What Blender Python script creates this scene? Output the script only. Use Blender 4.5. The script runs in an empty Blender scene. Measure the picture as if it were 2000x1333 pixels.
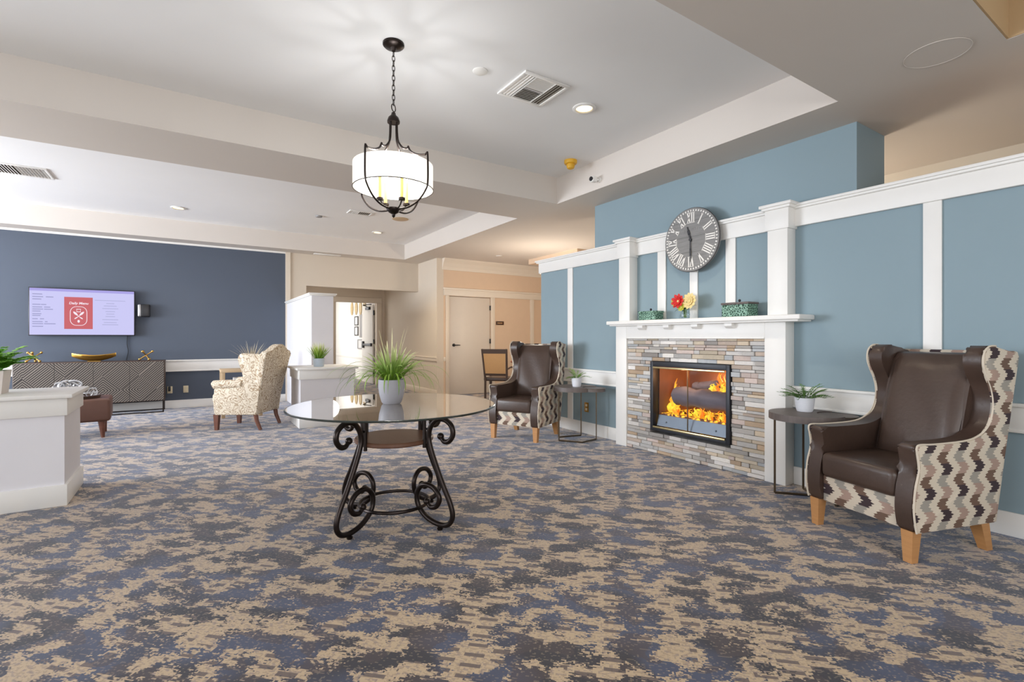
import bpy, bmesh, math, random
from mathutils import Vector, Matrix
random.seed(7)
R = math.radians; PI = math.pi
SC = bpy.context.scene; COL = SC.collection

# ------------------------------------------------------------------ camera, world, light, exposure
cam_d = bpy.data.cameras.new('camera'); cam = bpy.data.objects.new('camera', cam_d); COL.objects.link(cam)
cam.location = (0, 0, 1.2); cam.rotation_euler = (R(90), 0, R(-33.152))
cam_d.sensor_width = 36; cam_d.lens = 962 / 2000 * 36; cam_d.shift_y = -6.1 / 2000
cam_d.clip_start = .05; cam_d.clip_end = 100
SC.camera = cam
SC.view_settings.view_transform = 'Standard'; SC.view_settings.look = 'None'
SC.view_settings.gamma = 1; SC.view_settings.use_curve_mapping = False
SC.view_settings.exposure = 0.2
SC.cycles.use_denoising = True
SC.cycles.max_bounces = 10; SC.cycles.diffuse_bounces = 5; SC.cycles.transparent_max_bounces = 12
SC.cycles.caustics_reflective = False; SC.cycles.caustics_refractive = False
SC.cycles.sample_clamp_indirect = 6

W = bpy.data.worlds.new('world'); SC.world = W; W.use_nodes = True
bg = W.node_tree.nodes['Background']; bg.inputs[0].default_value = (.82, .90, 1, 1); bg.inputs[1].default_value = 1.6

def lin(c):
    return tuple((x/255/12.92 if x/255 <= .04045 else ((x/255+.055)/1.055)**2.4) for x in c)
def light(name, typ, loc, energy, color=(1,1,1), rot=None, target=None, size=None, size_y=None, **kw):
    d = bpy.data.lights.new(name, typ); o = bpy.data.objects.new(name, d); COL.objects.link(o)
    o.location = loc; d.energy = energy; d.color = color
    if target is not None: o.rotation_euler = (Vector(target)-Vector(loc)).to_track_quat('-Z', 'Y').to_euler()
    elif rot: o.rotation_euler = rot
    if typ == 'AREA':
        d.shape = 'RECTANGLE'; d.size = size; d.size_y = size_y or size
    elif size is not None: d.shadow_soft_size = size
    for k, v in kw.items(): setattr(d, k, v)
    return o
DAY = (.86, .92, 1.0); WARM = (1, .88, .73); NEUT = (1, .93, .86)
# daylight through the left wall windows, plus unseen fill light added behind the camera
light('daylight_and_fill', 'AREA', (-6.3, 7.6, 1.55), 560, DAY, target=(0, 7.6, 1.1), size=4.0, size_y=1.9)
light('daylight_and_fill', 'AREA', (-6.3, 1.6, 1.6), 105, DAY, target=(0, 1.9, 2.3), size=4.0, size_y=1.9)
light('daylight_and_fill', 'AREA', (-.5, -3.2, 1.7), 98, (1, .98, .95), target=(1, 3, 1.6), size=5.5, size_y=2.0)
# lamps of the side rooms
light('dining_room_lamp', 'POINT', (5.15, 3.0, 1.5), 62, WARM, size=.3)
light('dining_room_lamp', 'POINT', (7.2, 5.6, 1.5), 20, WARM, size=.3)
light('hall_lamp', 'POINT', (5.3, 7.0, 1.75), 56, WARM, size=.3)
light('hall_lamp', 'POINT', (2.6, 11.4, 1.9), 7, NEUT, size=.2)
light('corridor_daylight', 'AREA', (2.2, 15.5, 1.6), 70, (1, .99, .97), target=(4.0, 15, 1.2), size=2.6, size_y=2.2)

# ------------------------------------------------------------------ mesh helpers
class MB:
    def __init__(s): s.bm = bmesh.new(); s.cl = None
    def _xf(s, vs, M):
        if M is not None: bmesh.ops.transform(s.bm, matrix=M, verts=vs)
    def box(s, x0, x1, y0, y1, z0, z1, bev=0, seg=2, M=None):
        r = bmesh.ops.create_cube(s.bm, size=1); vs = r['verts']
        for v in vs: v.co = Vector(((x0+x1)/2+v.co.x*(x1-x0), (y0+y1)/2+v.co.y*(y1-y0), (z0+z1)/2+v.co.z*(z1-z0)))
        if bev:
            es = list({e for v in vs for e in v.link_edges})
            q = bmesh.ops.bevel(s.bm, geom=es, offset=bev, segments=seg, profile=.5, affect='EDGES')
            vs = list({v for f in q['faces'] for v in f.verts} | {v for v in vs if v.is_valid})
        s._xf(vs, M); return vs
    def hexa(s, b, t):          # 4 bottom pts, 4 top pts
        v = [s.bm.verts.new(p) for p in list(b)+list(t)]
        for f in ((3,2,1,0),(4,5,6,7),(0,1,5,4),(1,2,6,5),(2,3,7,6),(3,0,4,7)): s.bm.faces.new([v[i] for i in f])
        return v
    def poly(s, pts):
        return s.bm.faces.new([s.bm.verts.new(p) for p in pts])
    def prism(s, pts, axis, a, b, bev=0, seg=2):
        """2-D outline extruded along axis (x: pts are (y,z); y: (x,z); z: (x,y))"""
        def P(p, c): return {'x': (c, p[0], p[1]), 'y': (p[0], c, p[1]), 'z': (p[0], p[1], c)}[axis]
        va = [s.bm.verts.new(P(p, a)) for p in pts]; vb = [s.bm.verts.new(P(p, b)) for p in pts]
        fs = [s.bm.faces.new(va), s.bm.faces.new(vb[::-1])]; n = len(pts)
        for i in range(n): s.bm.faces.new((va[i], vb[i], vb[(i+1)%n], va[(i+1)%n]))
        if bev:
            es = [e for f in fs for e in f.edges]
            q = bmesh.ops.bevel(s.bm, geom=es, offset=bev, segments=seg, profile=.5, affect='EDGES')
        return va+vb
    def lathe(s, prof, n=32, c=(0,0,0), cap=True, M=None):
        rings = []; new = []
        for r, z in prof:
            if r < 1e-5: ring = [s.bm.verts.new((c[0], c[1], c[2]+z))]*n; new.append(ring[0])
            else:
                ring = [s.bm.verts.new((c[0]+r*math.cos(2*PI*i/n), c[1]+r*math.sin(2*PI*i/n), c[2]+z)) for i in range(n)]; new += ring
            rings.append(ring)
        for a, b in zip(rings, rings[1:]):
            for i in range(n):
                q = [a[i], a[(i+1)%n], b[(i+1)%n], b[i]]; u = []
                for v in q:
                    if v not in u: u.append(v)
                if len(u) > 2:
                    try: s.bm.faces.new(u)
                    except ValueError: pass
        if cap:
            for ring in (rings[0], rings[-1]):
                if len(set(ring)) == n:
                    try: s.bm.faces.new(ring)
                    except ValueError: pass
        s._xf(new, M); return new
    def cyl(s, p0, p1, r0, r1=None, n=16):
        r1 = r0 if r1 is None else r1
        return s.tube([p0, p1], [r0, r1], n)
    def tube(s, pts, rad, n=10, closed=False, flat=1.0):
        pts = [Vector(p) for p in pts]; m = len(pts)
        rad = rad if isinstance(rad, (list, tuple)) else [rad]*m
        tan = []
        for i in range(m):
            if closed: t = pts[(i+1)%m]-pts[i-1]
            else: t = pts[min(i+1, m-1)]-pts[max(i-1, 0)]
            tan.append(t.normalized() if t.length > 1e-9 else Vector((0,0,1)))
        up = Vector((0,0,1)) if abs(tan[0].z) < .9 else Vector((1,0,0))
        nrm = (up-tan[0]*up.dot(tan[0])).normalized(); rings = []
        for i in range(m):
            nrm = (nrm-tan[i]*nrm.dot(tan[i]))
            nrm = nrm.normalized() if nrm.length > 1e-6 else tan[i].orthogonal().normalized()
            bn = tan[i].cross(nrm)
            rings.append([s.bm.verts.new(pts[i]+(nrm*math.cos(2*PI*k/n)+bn*math.sin(2*PI*k/n)*flat)*rad[i]) for k in range(n)])
        for i in range(m if closed else m-1):
            a, b = rings[i], rings[(i+1)%m]
            for k in range(n): s.bm.faces.new((a[k], a[(k+1)%n], b[(k+1)%n], b[k]))
        if not closed: s.bm.faces.new(rings[0][::-1]); s.bm.faces.new(rings[-1])
        return [v for r in rings for v in r]
    def ball(s, c, r, sc=(1,1,1), u=16, v=10):
        q = bmesh.ops.create_uvsphere(s.bm, u_segments=u, v_segments=v, radius=1)
        for w in q['verts']: w.co = Vector((c[0]+w.co.x*r*sc[0], c[1]+w.co.y*r*sc[1], c[2]+w.co.z*r*sc[2]))
        return q['verts']
    def blade(s, base, az, tilt, L, w, droop, n=6, twist=0):
        """leaf blade: ribbon with a folded mid-rib that rises at tilt and droops"""
        p = Vector(base); a = tilt; h = Vector((math.cos(az), math.sin(az), 0)); sd = Vector((-math.sin(az), math.cos(az), 0))
        prev = None
        for i in range(n+1):
            t = i/n; ww = w*(1-t)**.6*(.55+.9*min(t*3, 1)*.5) if i < n else .0004
            d = (h*math.cos(a)+Vector((0,0,1))*math.sin(a)); up = d.cross(sd)
            sv = (sd*math.cos(twist*t)+up*math.sin(twist*t))
            row = [s.bm.verts.new(p-sv*ww/2), s.bm.verts.new(p+up*ww*.18), s.bm.verts.new(p+sv*ww/2)]
            if prev:
                for k in (0, 1): s.bm.faces.new((prev[k], prev[k+1], row[k+1], row[k]))
            prev = row; p = p+d*(L/n); a -= droop/n*(.4+1.2*t)
    def build(s, name, m, parent=None, loc=None, smooth=True, ang=40):
        me = bpy.data.meshes.new(name)
        bmesh.ops.recalc_face_normals(s.bm, faces=s.bm.faces)
        s.bm.to_mesh(me); s.bm.free()
        if m is not None:
            for q in (m if isinstance(m, list) else [m]): me.materials.append(q)
        o = bpy.data.objects.new(name, me); COL.objects.link(o)
        if loc: o.location = loc
        if parent: o.parent = parent
        if smooth:
            for p in me.polygons: p.use_smooth = True
            try: me.set_sharp_from_angle(angle=R(ang))
            except Exception: pass
        return o

def cr(pts, k=6, closed=False):
    """Catmull-Rom through points"""
    P = [Vector(p) for p in pts]; n = len(P); out = []
    rng = range(n) if closed else range(n-1)
    for i in rng:
        if closed: a, b, c, d = P[i-1], P[i], P[(i+1)%n], P[(i+2)%n]
        else: a, b, c, d = P[max(i-1,0)], P[i], P[i+1], P[min(i+2,n-1)]
        for j in range(k):
            t = j/k
            out.append(.5*((2*b)+(c-a)*t+(2*a-5*b+4*c-d)*t*t+(-a+3*b-3*c+d)*t**3))
    if not closed: out.append(P[-1])
    return out
def thing(name, label, cat, loc=(0,0,0), rz=0, group=None):
    o = bpy.data.objects.new(name, None); COL.objects.link(o); o.empty_display_size = .1
    o.location = loc; o.rotation_euler = (0, 0, rz); return tag(o, label, cat, group)
def tag(o, label, cat, group=None, kind=None):
    o['label'] = label; o['category'] = cat
    if group: o['group'] = group
    if kind: o['kind'] = kind
    return o
def struct(o): o['kind'] = 'structure'; return o
def copy_tree(o, parent=None):
    c = o.copy(); COL.objects.link(c)
    if parent: c.parent = parent
    for ch in list(o.children): copy_tree(ch, c)
    return c
def sbox(name, m, x0, x1, y0, y1, z0, z1, bev=0):
    b = MB(); b.box(x0, x1, y0, y1, z0, z1, bev); return struct(b.build(name, m, smooth=bool(bev)))
def text_mesh(body, size, depth=.0008, bold=0.0, shear=0):
    c = bpy.data.curves.new('t', 'FONT'); c.body = body; c.size = size; c.extrude = depth; c.offset = bold; c.shear = shear
    c.align_x = 'CENTER'; c.align_y = 'CENTER'
    o = bpy.data.objects.new('t', c); COL.objects.link(o)
    bpy.context.view_layer.update()
    me = bpy.data.meshes.new_from_object(o.evaluated_get(bpy.context.evaluated_depsgraph_get()))
    bpy.data.objects.remove(o); return me

# ------------------------------------------------------------------ materials
def nodes(name):
    m = bpy.data.materials.new(name); m.use_nodes = True; nt = m.node_tree
    return m, nt, nt.nodes['Principled BSDF']
def N(nt, typ, **kw):
    n = nt.nodes.new(typ)
    for k, v in kw.items(): setattr(n, k, v)
    return n
def val(x, nt):
    return x
def math_n(nt, op, a, b=None, c=None, clamp=False):
    n = N(nt, 'ShaderNodeMath', operation=op, use_clamp=clamp)
    for i, v in enumerate((a, b, c)):
        if v is None: continue
        if isinstance(v, (int, float)): n.inputs[i].default_value = v
        else: nt.links.new(v, n.inputs[i])
    return n.outputs[0]
def mixc(nt, f, a, b):
    n = N(nt, 'ShaderNodeMix', data_type='RGBA')
    for i, v in ((0, f), (6, a), (7, b)):
        if isinstance(v, (int, float)): n.inputs[i].default_value = v
        elif isinstance(v, tuple): n.inputs[i].default_value = (*v, 1) if len(v) == 3 else v
        else: nt.links.new(v, n.inputs[i])
    return n.outputs[2]
def noise(nt, vec, scale, detail=2, rough=.5):
    n = N(nt, 'ShaderNodeTexNoise'); n.inputs['Scale'].default_value = scale; n.inputs['Detail'].default_value = detail
    n.inputs['Roughness'].default_value = rough
    if vec is not None: nt.links.new(vec, n.inputs['Vector'])
    return n.outputs['Fac']
def objco(nt, scale=None, rot=None):
    t = N(nt, 'ShaderNodeTexCoord').outputs['Object']
    if scale or rot:
        mp = N(nt, 'ShaderNodeMapping'); nt.links.new(t, mp.inputs[0])
        if scale: mp.inputs['Scale'].default_value = scale
        if rot: mp.inputs['Rotation'].default_value = rot
        t = mp.outputs[0]
    return t
def bump(nt, p, h, strength=.2, dist=.01):
    b = N(nt, 'ShaderNodeBump'); b.inputs['Strength'].default_value = strength; b.inputs['Distance'].default_value = dist
    nt.links.new(h, b.inputs['Height']); nt.links.new(b.outputs[0], p.inputs['Normal'])
def pm(name, rgb, rough=.6, metal=0, var=.06, vscale=8, bmp=0, bscale=60, emit=None, estr=0, spec=.5, stretch=None):
    m, nt, p = nodes(name); c = lin(rgb)
    co = objco(nt, stretch)
    f = noise(nt, co, vscale, 3)
    d = tuple(max(0, x*(1-var)) for x in c); l = tuple(min(1, x*(1+var)) for x in c)
    nt.links.new(mixc(nt, f, d, l), p.inputs['Base Color'])
    p.inputs['Roughness'].default_value = rough; p.inputs['Metallic'].default_value = metal
    p.inputs['Specular IOR Level'].default_value = spec
    if bmp: bump(nt, p, noise(nt, co, bscale, 4), bmp, .004)
    if emit: p.inputs['Emission Color'].default_value = (*lin(emit), 1); p.inputs['Emission Strength'].default_value = estr
    return m
def emis(name, rgb, strength):
    m, nt, p = nodes(name); p.inputs['Base Color'].default_value = (0, 0, 0, 1)
    p.inputs['Emission Color'].default_value = (*lin(rgb), 1); p.inputs['Emission Strength'].default_value = strength; return m
def glassy(name, tint, ior=1.5, gl=(1,1,1), k=1.0, pw=5.0):
    m = bpy.data.materials.new(name); m.use_nodes = True; nt = m.node_tree; nt.nodes.remove(nt.nodes['Principled BSDF'])
    t = N(nt, 'ShaderNodeBsdfTransparent'); t.inputs[0].default_value = (*tint, 1)
    g = N(nt, 'ShaderNodeBsdfGlossy'); g.inputs['Roughness'].default_value = .01; g.inputs[0].default_value = (*gl, 1)
    f = N(nt, 'ShaderNodeLayerWeight'); f.inputs[0].default_value = .5; f0 = ((ior-1)/(ior+1))**2
    sch = math_n(nt, 'MULTIPLY_ADD', math_n(nt, 'POWER', f.outputs['Facing'], pw), 1-f0, f0)
    mx = N(nt, 'ShaderNodeMixShader'); nt.links.new(math_n(nt, 'MULTIPLY', sch, k, clamp=True), mx.inputs[0])
    nt.links.new(t.outputs[0], mx.inputs[1]); nt.links.new(g.outputs[0], mx.inputs[2])
    nt.links.new(mx.outputs[0], nt.nodes['Material Output'].inputs[0]); return m

def carpet_mat():
    m, nt, p = nodes('patterned_carpet')
    co = objco(nt, rot=(0, 0, R(43.7)))
    sn = N(nt, 'ShaderNodeVectorMath', operation='SNAP'); nt.links.new(co, sn.inputs[0]); sn.inputs[1].default_value = (.0065, .005, 10)
    s = sn.outputs[0]
    xy = N(nt, 'ShaderNodeSeparateXYZ'); nt.links.new(s, xy.inputs[0]); u, v = xy.outputs[0], xy.outputs[1]
    def sc(a, b):
        mp = N(nt, 'ShaderNodeMapping'); mp.inputs['Scale'].default_value = (a, b, 1); nt.links.new(s, mp.inputs[0]); return mp.outputs[0]
    big = noise(nt, sc(5.2, 7.2), 1, 1, .5)
    mid = noise(nt, sc(11, 17), 1, 1, .5)
    fine = noise(nt, sc(42, 80), 1, 2, .65)
    # frames of the repeat: dark ring round a pale island
    pu = math_n(nt, 'ABSOLUTE', math_n(nt, 'SUBTRACT', math_n(nt, 'FRACT', math_n(nt, 'MULTIPLY', u, 1/.52)), .5))
    pv = math_n(nt, 'ABSOLUTE', math_n(nt, 'SUBTRACT', math_n(nt, 'FRACT', math_n(nt, 'MULTIPLY', v, 1/.36)), .5))
    rr = math_n(nt, 'POWER', math_n(nt, 'ADD', math_n(nt, 'POWER', pu, 3.0), math_n(nt, 'POWER', pv, 3.0)), .3333)
    ring = math_n(nt, 'SUBTRACT', 1.0, math_n(nt, 'MULTIPLY', math_n(nt, 'ABSOLUTE', math_n(nt, 'SUBTRACT', rr, .30)), 5.5))
    ring = math_n(nt, 'MAXIMUM', ring, -.6)
    a = math_n(nt, 'MULTIPLY_ADD', big, .80, math_n(nt, 'MULTIPLY', mid, .52))
    a = math_n(nt, 'ADD', a, math_n(nt, 'MULTIPLY', fine, .55))
    a = math_n(nt, 'ADD', a, math_n(nt, 'MULTIPLY', ring, .095))
    mask = math_n(nt, 'GREATER_THAN', a, .958)
    # short woven dashes set in ladders
    cu = math_n(nt, 'FRACT', math_n(nt, 'MULTIPLY', u, 1/.105)); 
    off = math_n(nt, 'MULTIPLY', math_n(nt, 'FLOOR', math_n(nt, 'MULTIPLY', u, 1/.105)), .37)
    cv = math_n(nt, 'FRACT', math_n(nt, 'ADD', math_n(nt, 'MULTIPLY', v, 1/.060), off))
    dash = math_n(nt, 'MULTIPLY', math_n(nt, 'LESS_THAN', cu, .74), math_n(nt, 'LESS_THAN', cv, .36))
    lad = math_n(nt, 'LESS_THAN', math_n(nt, 'FRACT', math_n(nt, 'MULTIPLY', u, 1/.62)), .3)
    wh = math_n(nt, 'MAXIMUM', lad, math_n(nt, 'GREATER_THAN', noise(nt, sc(7, 9), 1, 1), .52))
    dash = math_n(nt, 'MULTIPLY', dash, wh)
    dn = noise(nt, sc(2.3, 3.1), 1, 1, .5)
    tone = math_n(nt, 'MULTIPLY_ADD', math_n(nt, 'SUBTRACT', dn, .5), 9, .5, clamp=True)
    dark = mixc(nt, tone, lin((52, 50, 56)), lin((72, 79, 102)))
    brown = math_n(nt, 'GREATER_THAN', noise(nt, sc(5, 7), 1, 1), .57)
    dark = mixc(nt, math_n(nt, 'MULTIPLY', brown, .6), dark, lin((78, 66, 66)))
    tan = mixc(nt, math_n(nt, 'GREATER_THAN', noise(nt, sc(60, 90), 1, 1), .55), lin((196, 173, 142)), lin((176, 154, 127)))
    lav = math_n(nt, 'GREATER_THAN', noise(nt, sc(45, 80), 1, 1), .585)
    tan = mixc(nt, math_n(nt, 'MULTIPLY', lav, .45), tan, lin((120, 108, 118)))
    c = mixc(nt, math_n(nt, 'MULTIPLY', dash, .85), tan, lin((88, 76, 78)))
    spk = math_n(nt, 'GREATER_THAN', noise(nt, sc(70, 100), 1, 1), .6)
    dk2 = mixc(nt, math_n(nt, 'MULTIPLY', spk, .35), dark, lin((168, 150, 126)))
    c = mixc(nt, mask, c, dk2)
    nt.links.new(c, p.inputs['Base Color']); p.inputs['Roughness'].default_value = .6; p.inputs['Specular IOR Level'].default_value = .6
    p.inputs['Sheen Weight'].default_value = .55; p.inputs['Sheen Roughness'].default_value = .25; p.inputs['Sheen Tint'].default_value = (.8, .86, 1, 1)
    bump(nt, p, noise(nt, objco(nt), 420, 2), .35, .006); return m

def zig_mat():
    """jagged zigzag stripes, colours alternate along each stripe"""
    m, nt, p = nodes('zigzag_fabric')
    co = objco(nt); xy = N(nt, 'ShaderNodeSeparateXYZ'); nt.links.new(co, xy.inputs[0])
    u = math_n(nt, 'ADD', xy.outputs[0], xy.outputs[1]); z = xy.outputs[2]
    tri = math_n(nt, 'PINGPONG', z, .062)
    jag = math_n(nt, 'PINGPONG', z, .0078)
    uu = math_n(nt, 'ADD', math_n(nt, 'ADD', u, math_n(nt, 'MULTIPLY', tri, .95)), math_n(nt, 'MULTIPLY', jag, 2.0))
    q = math_n(nt, 'MULTIPLY', math_n(nt, 'ADD', uu, 4.0), 1/.124)
    st = math_n(nt, 'LESS_THAN', math_n(nt, 'FRACT', q), .52); row = math_n(nt, 'FLOOR', q)
    k = math_n(nt, 'ADD', math_n(nt, 'MULTIPLY', math_n(nt, 'ADD', z, .031), 1/.062), math_n(nt, 'MULTIPLY', row, 2.0))
    seg = math_n(nt, 'FLOOR', math_n(nt, 'MODULO', math_n(nt, 'ADD', k, 40.0), 4.0))
    def eq(i): return math_n(nt, 'COMPARE', seg, float(i), .3)
    c = mixc(nt, eq(1), lin((62, 48, 52)), lin((112, 88, 74)))
    c = mixc(nt, eq(2), c, lin((172, 146, 132))); c = mixc(nt, eq(3), c, lin((160, 154, 144)))
    base = mixc(nt, noise(nt, co, 260, 2), lin((205, 192, 172)), lin((226, 214, 196)))
    nt.links.new(mixc(nt, st, base, c), p.inputs['Base Color']); p.inputs['Roughness'].default_value = .85
    bump(nt, p, noise(nt, co, 500, 2), .25, .003); return m

def meander_mat():
    m, nt, p = nodes('meander_fabric'); co = objco(nt, scale=(1, 1, 1))
    sn = N(nt, 'ShaderNodeVectorMath', operation='SNAP'); nt.links.new(co, sn.inputs[0]); sn.inputs[1].default_value = (.005, .005, .005)
    f = math_n(nt, 'FRACT', math_n(nt, 'MULTIPLY', noise(nt, sn.outputs[0], 11, 1), 8))
    ln = math_n(nt, 'LESS_THAN', f, .36)
    nt.links.new(mixc(nt, ln, lin((230, 218, 198)), lin((178, 154, 126))), p.inputs['Base Color'])
    p.inputs['Roughness'].default_value = .9; bump(nt, p, noise(nt, co, 500, 2), .2, .003); return m

def slat_mat():
    """raised diagonal reeds of the sideboard doors, mirrored into diamonds"""
    m, nt, p = nodes('reeded_door_panel'); co = objco(nt); xy = N(nt, 'ShaderNodeSeparateXYZ'); nt.links.new(co, xy.inputs[0])
    x = math_n(nt, 'ADD', xy.outputs[0], 10.0); z = xy.outputs[2]
    w = .222
    a = math_n(nt, 'PINGPONG', x, w); b = math_n(nt, 'PINGPONG', math_n(nt, 'ADD', z, .055), w)
    inside = math_n(nt, 'LESS_THAN', math_n(nt, 'ADD', a, b), w)
    par = math_n(nt, 'LESS_THAN', math_n(nt, 'FRACT', math_n(nt, 'MULTIPLY', x, 1/(4*w))), .5)
    t1 = math_n(nt, 'ADD', a, b); t2 = math_n(nt, 'SUBTRACT', x, z)
    sel = math_n(nt, 'MULTIPLY', inside, par)
    t = math_n(nt, 'ADD', math_n(nt, 'MULTIPLY', sel, t1), math_n(nt, 'MULTIPLY', math_n(nt, 'SUBTRACT', 1.0, sel), math_n(nt, 'ADD', t2, math_n(nt, 'MULTIPLY', inside, .018))))
    wv = math_n(nt, 'FRACT', math_n(nt, 'MULTIPLY', t, 1/.036))
    ln = math_n(nt, 'LESS_THAN', wv, .45)
    nt.links.new(mixc(nt, ln, lin((40, 34, 32)), lin((134, 124, 115))), p.inputs['Base Color'])
    p.inputs['Roughness'].default_value = .5; bump(nt, p, ln, .5, .004); return m

def stone_mat():
    m, nt, p = nodes('ledger_stone'); at = N(nt, 'ShaderNodeVertexColor'); at.layer_name = 'stone'
    f = noise(nt, objco(nt, (1, 12, 40)), 3, 4); c = mixc(nt, math_n(nt, 'MULTIPLY', f, .3), at.outputs[0], lin((168, 162, 156)))
    nt.links.new(c, p.inputs['Base Color']); p.inputs['Roughness'].default_value = .8
    bump(nt, p, noise(nt, objco(nt), 45, 5), .6, .01); return m
def flame_mat():
    m, nt, p = nodes('flame'); p.inputs['Base Color'].default_value = (0, 0, 0, 1)
    f = noise(nt, objco(nt, (10, 14, 7)), 1, 3)
    t = math_n(nt, 'MULTIPLY_ADD', math_n(nt, 'SUBTRACT', f, .5), 5, .45, clamp=True)
    nt.links.new(mixc(nt, t, lin((240, 110, 14)), lin((255, 214, 60))), p.inputs['Emission Color'])
    p.inputs['Emission Strength'].default_value = 1.25; return m
def ember_mat():
    m, nt, p = nodes('ember_bed'); co = objco(nt)
    t = math_n(nt, 'MULTIPLY_ADD', math_n(nt, 'SUBTRACT', noise(nt, co, 24, 3), .5), 7, .4, clamp=True)
    p.inputs['Base Color'].default_value = (*lin((120, 70, 50)), 1)
    nt.links.new(mixc(nt, t, lin((150, 60, 25)), lin((255, 190, 40))), p.inputs['Emission Color'])
    nt.links.new(math_n(nt, 'MULTIPLY', t, 1.6), p.inputs['Emission Strength']); return m
def grass_mat(name, lo, hi, tip, h0, h1):
    """blade colour changes from base to tip along its height"""
    m, nt, p = nodes(name); co = objco(nt); xy = N(nt, 'ShaderNodeSeparateXYZ'); nt.links.new(co, xy.inputs[0])
    mr = N(nt, 'ShaderNodeMapRange'); nt.links.new(xy.outputs[2], mr.inputs[0]); mr.inputs[1].default_value = h0; mr.inputs[2].default_value = h1
    c = mixc(nt, noise(nt, co, 30, 2), lin(lo), lin(hi)); c = mixc(nt, math_n(nt, 'POWER', mr.outputs[0], 1.6), c, lin(tip))
    nt.links.new(c, p.inputs['Base Color']); p.inputs['Roughness'].default_value = .5; return m
def plank_mat():
    m, nt, p = nodes('grey_planks'); co = objco(nt); xy = N(nt, 'ShaderNodeSeparateXYZ'); nt.links.new(co, xy.inputs[0])
    z = math_n(nt, 'ADD', xy.outputs[2], .02); gap = math_n(nt, 'LESS_THAN', math_n(nt, 'FRACT', math_n(nt, 'MULTIPLY', math_n(nt, 'ADD', z, 1.0), 1/.15)), .018)
    g = noise(nt, objco(nt, (1, 6, 60)), 1, 4)
    c = mixc(nt, g, lin((112, 111, 110)), lin((152, 150, 148))); c = mixc(nt, gap, c, lin((70, 68, 68)))
    nt.links.new(c, p.inputs['Base Color']); p.inputs['Roughness'].default_value = .7; return m
def wood_mat(name, a, b, rough=.45, st=(2, 2, 30)):
    m, nt, p = nodes(name); f = noise(nt, objco(nt, st), 1.5, 5, .6)
    nt.links.new(mixc(nt, f, lin(a), lin(b)), p.inputs['Base Color']); p.inputs['Roughness'].default_value = rough; return m
def lattice_mat():
    m, nt, p = nodes('green_lattice'); co = objco(nt); v = N(nt, 'ShaderNodeTexVoronoi'); v.feature = 'DISTANCE_TO_EDGE'; v.inputs['Scale'].default_value = 52
    nt.links.new(co, v.inputs[0]); f = math_n(nt, 'LESS_THAN', v.outputs['Distance'], .1)
    nt.links.new(mixc(nt, f, lin((34, 74, 58)), lin((150, 190, 170))), p.inputs['Base Color']); p.inputs['Roughness'].default_value = .6; bump(nt, p, f, .6, .004); return m

M = {}
M['carpet'] = carpet_mat(); M['zig'] = zig_mat(); M['meander'] = meander_mat(); M['slat'] = slat_mat(); M['stone'] = stone_mat()
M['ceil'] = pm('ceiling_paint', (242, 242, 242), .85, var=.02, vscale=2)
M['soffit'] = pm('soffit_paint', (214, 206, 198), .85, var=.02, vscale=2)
M['tan_faces'] = pm('tan_tray_faces', (186, 158, 120), .85, var=.02)
M['white'] = pm('white_trim_paint', (238, 236, 232), .45, var=.02)
M['beige'] = pm('beige_wall_paint', (214, 202, 186), .8, var=.02, vscale=3)
M['blue'] = pm('blue_wall_paint', (138, 158, 167), .75, var=.03, vscale=2.5)
M['navy'] = pm('navy_wall_paint', (80, 88, 102), .7, var=.03, vscale=2.5)
M['pony'] = pm('pony_wall_paint', (228, 226, 230), .7, var=.02)
M['peach'] = pm('side_room_paint', (218, 192, 166), .8, var=.03)
M['brightwall'] = pm('corridor_paint', (236, 234, 230), .8, var=.02)
M['leather'] = pm('brown_leather', (72, 56, 48), .36, var=.22, vscale=7, bmp=.25, bscale=45)
M['leather2'] = pm('cognac_leather', (104, 72, 60), .5, var=.2, vscale=7, bmp=.25, bscale=45)
M['piping'] = pm('cream_piping', (216, 204, 186), .7)
M['oak'] = wood_mat('oak_leg', (176, 124, 76), (204, 152, 98))
M['walnut'] = wood_mat('walnut_leg', (92, 52, 38), (124, 76, 56))
M['darkwood'] = wood_mat('dark_wood', (66, 52, 46), (92, 74, 64), .4)
M['shelf'] = wood_mat('brown_shelf', (92, 62, 46), (122, 86, 66), .35, (20, 3, 2))
M['grey_wood'] = wood_mat('grey_wood', (86, 78, 76), (116, 106, 102), .5, (3, 30, 3))
M['iron'] = pm('bronze_iron', (46, 38, 35), .3, .75, var=.3, vscale=20)
M['bronze'] = pm('dark_bronze', (112, 98, 80), .35, .8, var=.15)
M['brass'] = pm('brass', (214, 172, 96), .25, .95, var=.08)
M['gold'] = pm('antique_gold', (186, 144, 70), .3, .9, var=.12)
M['palebrass'] = pm('pale_brass', (226, 210, 160), .25, .85, var=.05)
M['black'] = pm('black_metal', (44, 46, 52), .45, .3, var=.1)
M['blackpl'] = pm('black_plastic', (30, 30, 34), .35, var=.05)
M['silver'] = pm('silver', (196, 196, 198), .3, .7, var=.05)
M['steel'] = pm('blue_grey_steel', (128, 140, 154), .4, .4, var=.1)
M['glass'] = glassy('table_glass', (.72, .74, .72), 1.6, pw=2.1)
M['vase'] = glassy('clear_glass', (.93, .95, .95), 1.45)
M['doorglass'] = glassy('fireplace_glass', (.95, .95, .95), 1.3, k=.5)
M['edge'] = pm('dark_glass_edge', (36, 44, 40), .15)
M['pot'] = pm('grey_ceramic', (176, 174, 180), .45, var=.04)
M['pot_white'] = pm('white_ceramic', (224, 226, 232), .45, var=.03)
M['pot_blue'] = pm('pale_blue_ceramic', (188, 200, 212), .45, var=.03)
M['planter'] = pm('beige_planter', (222, 212, 206), .6, var=.03)
M['soil'] = pm('soil', (58, 44, 34), .95, var=.3, vscale=60)
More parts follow.
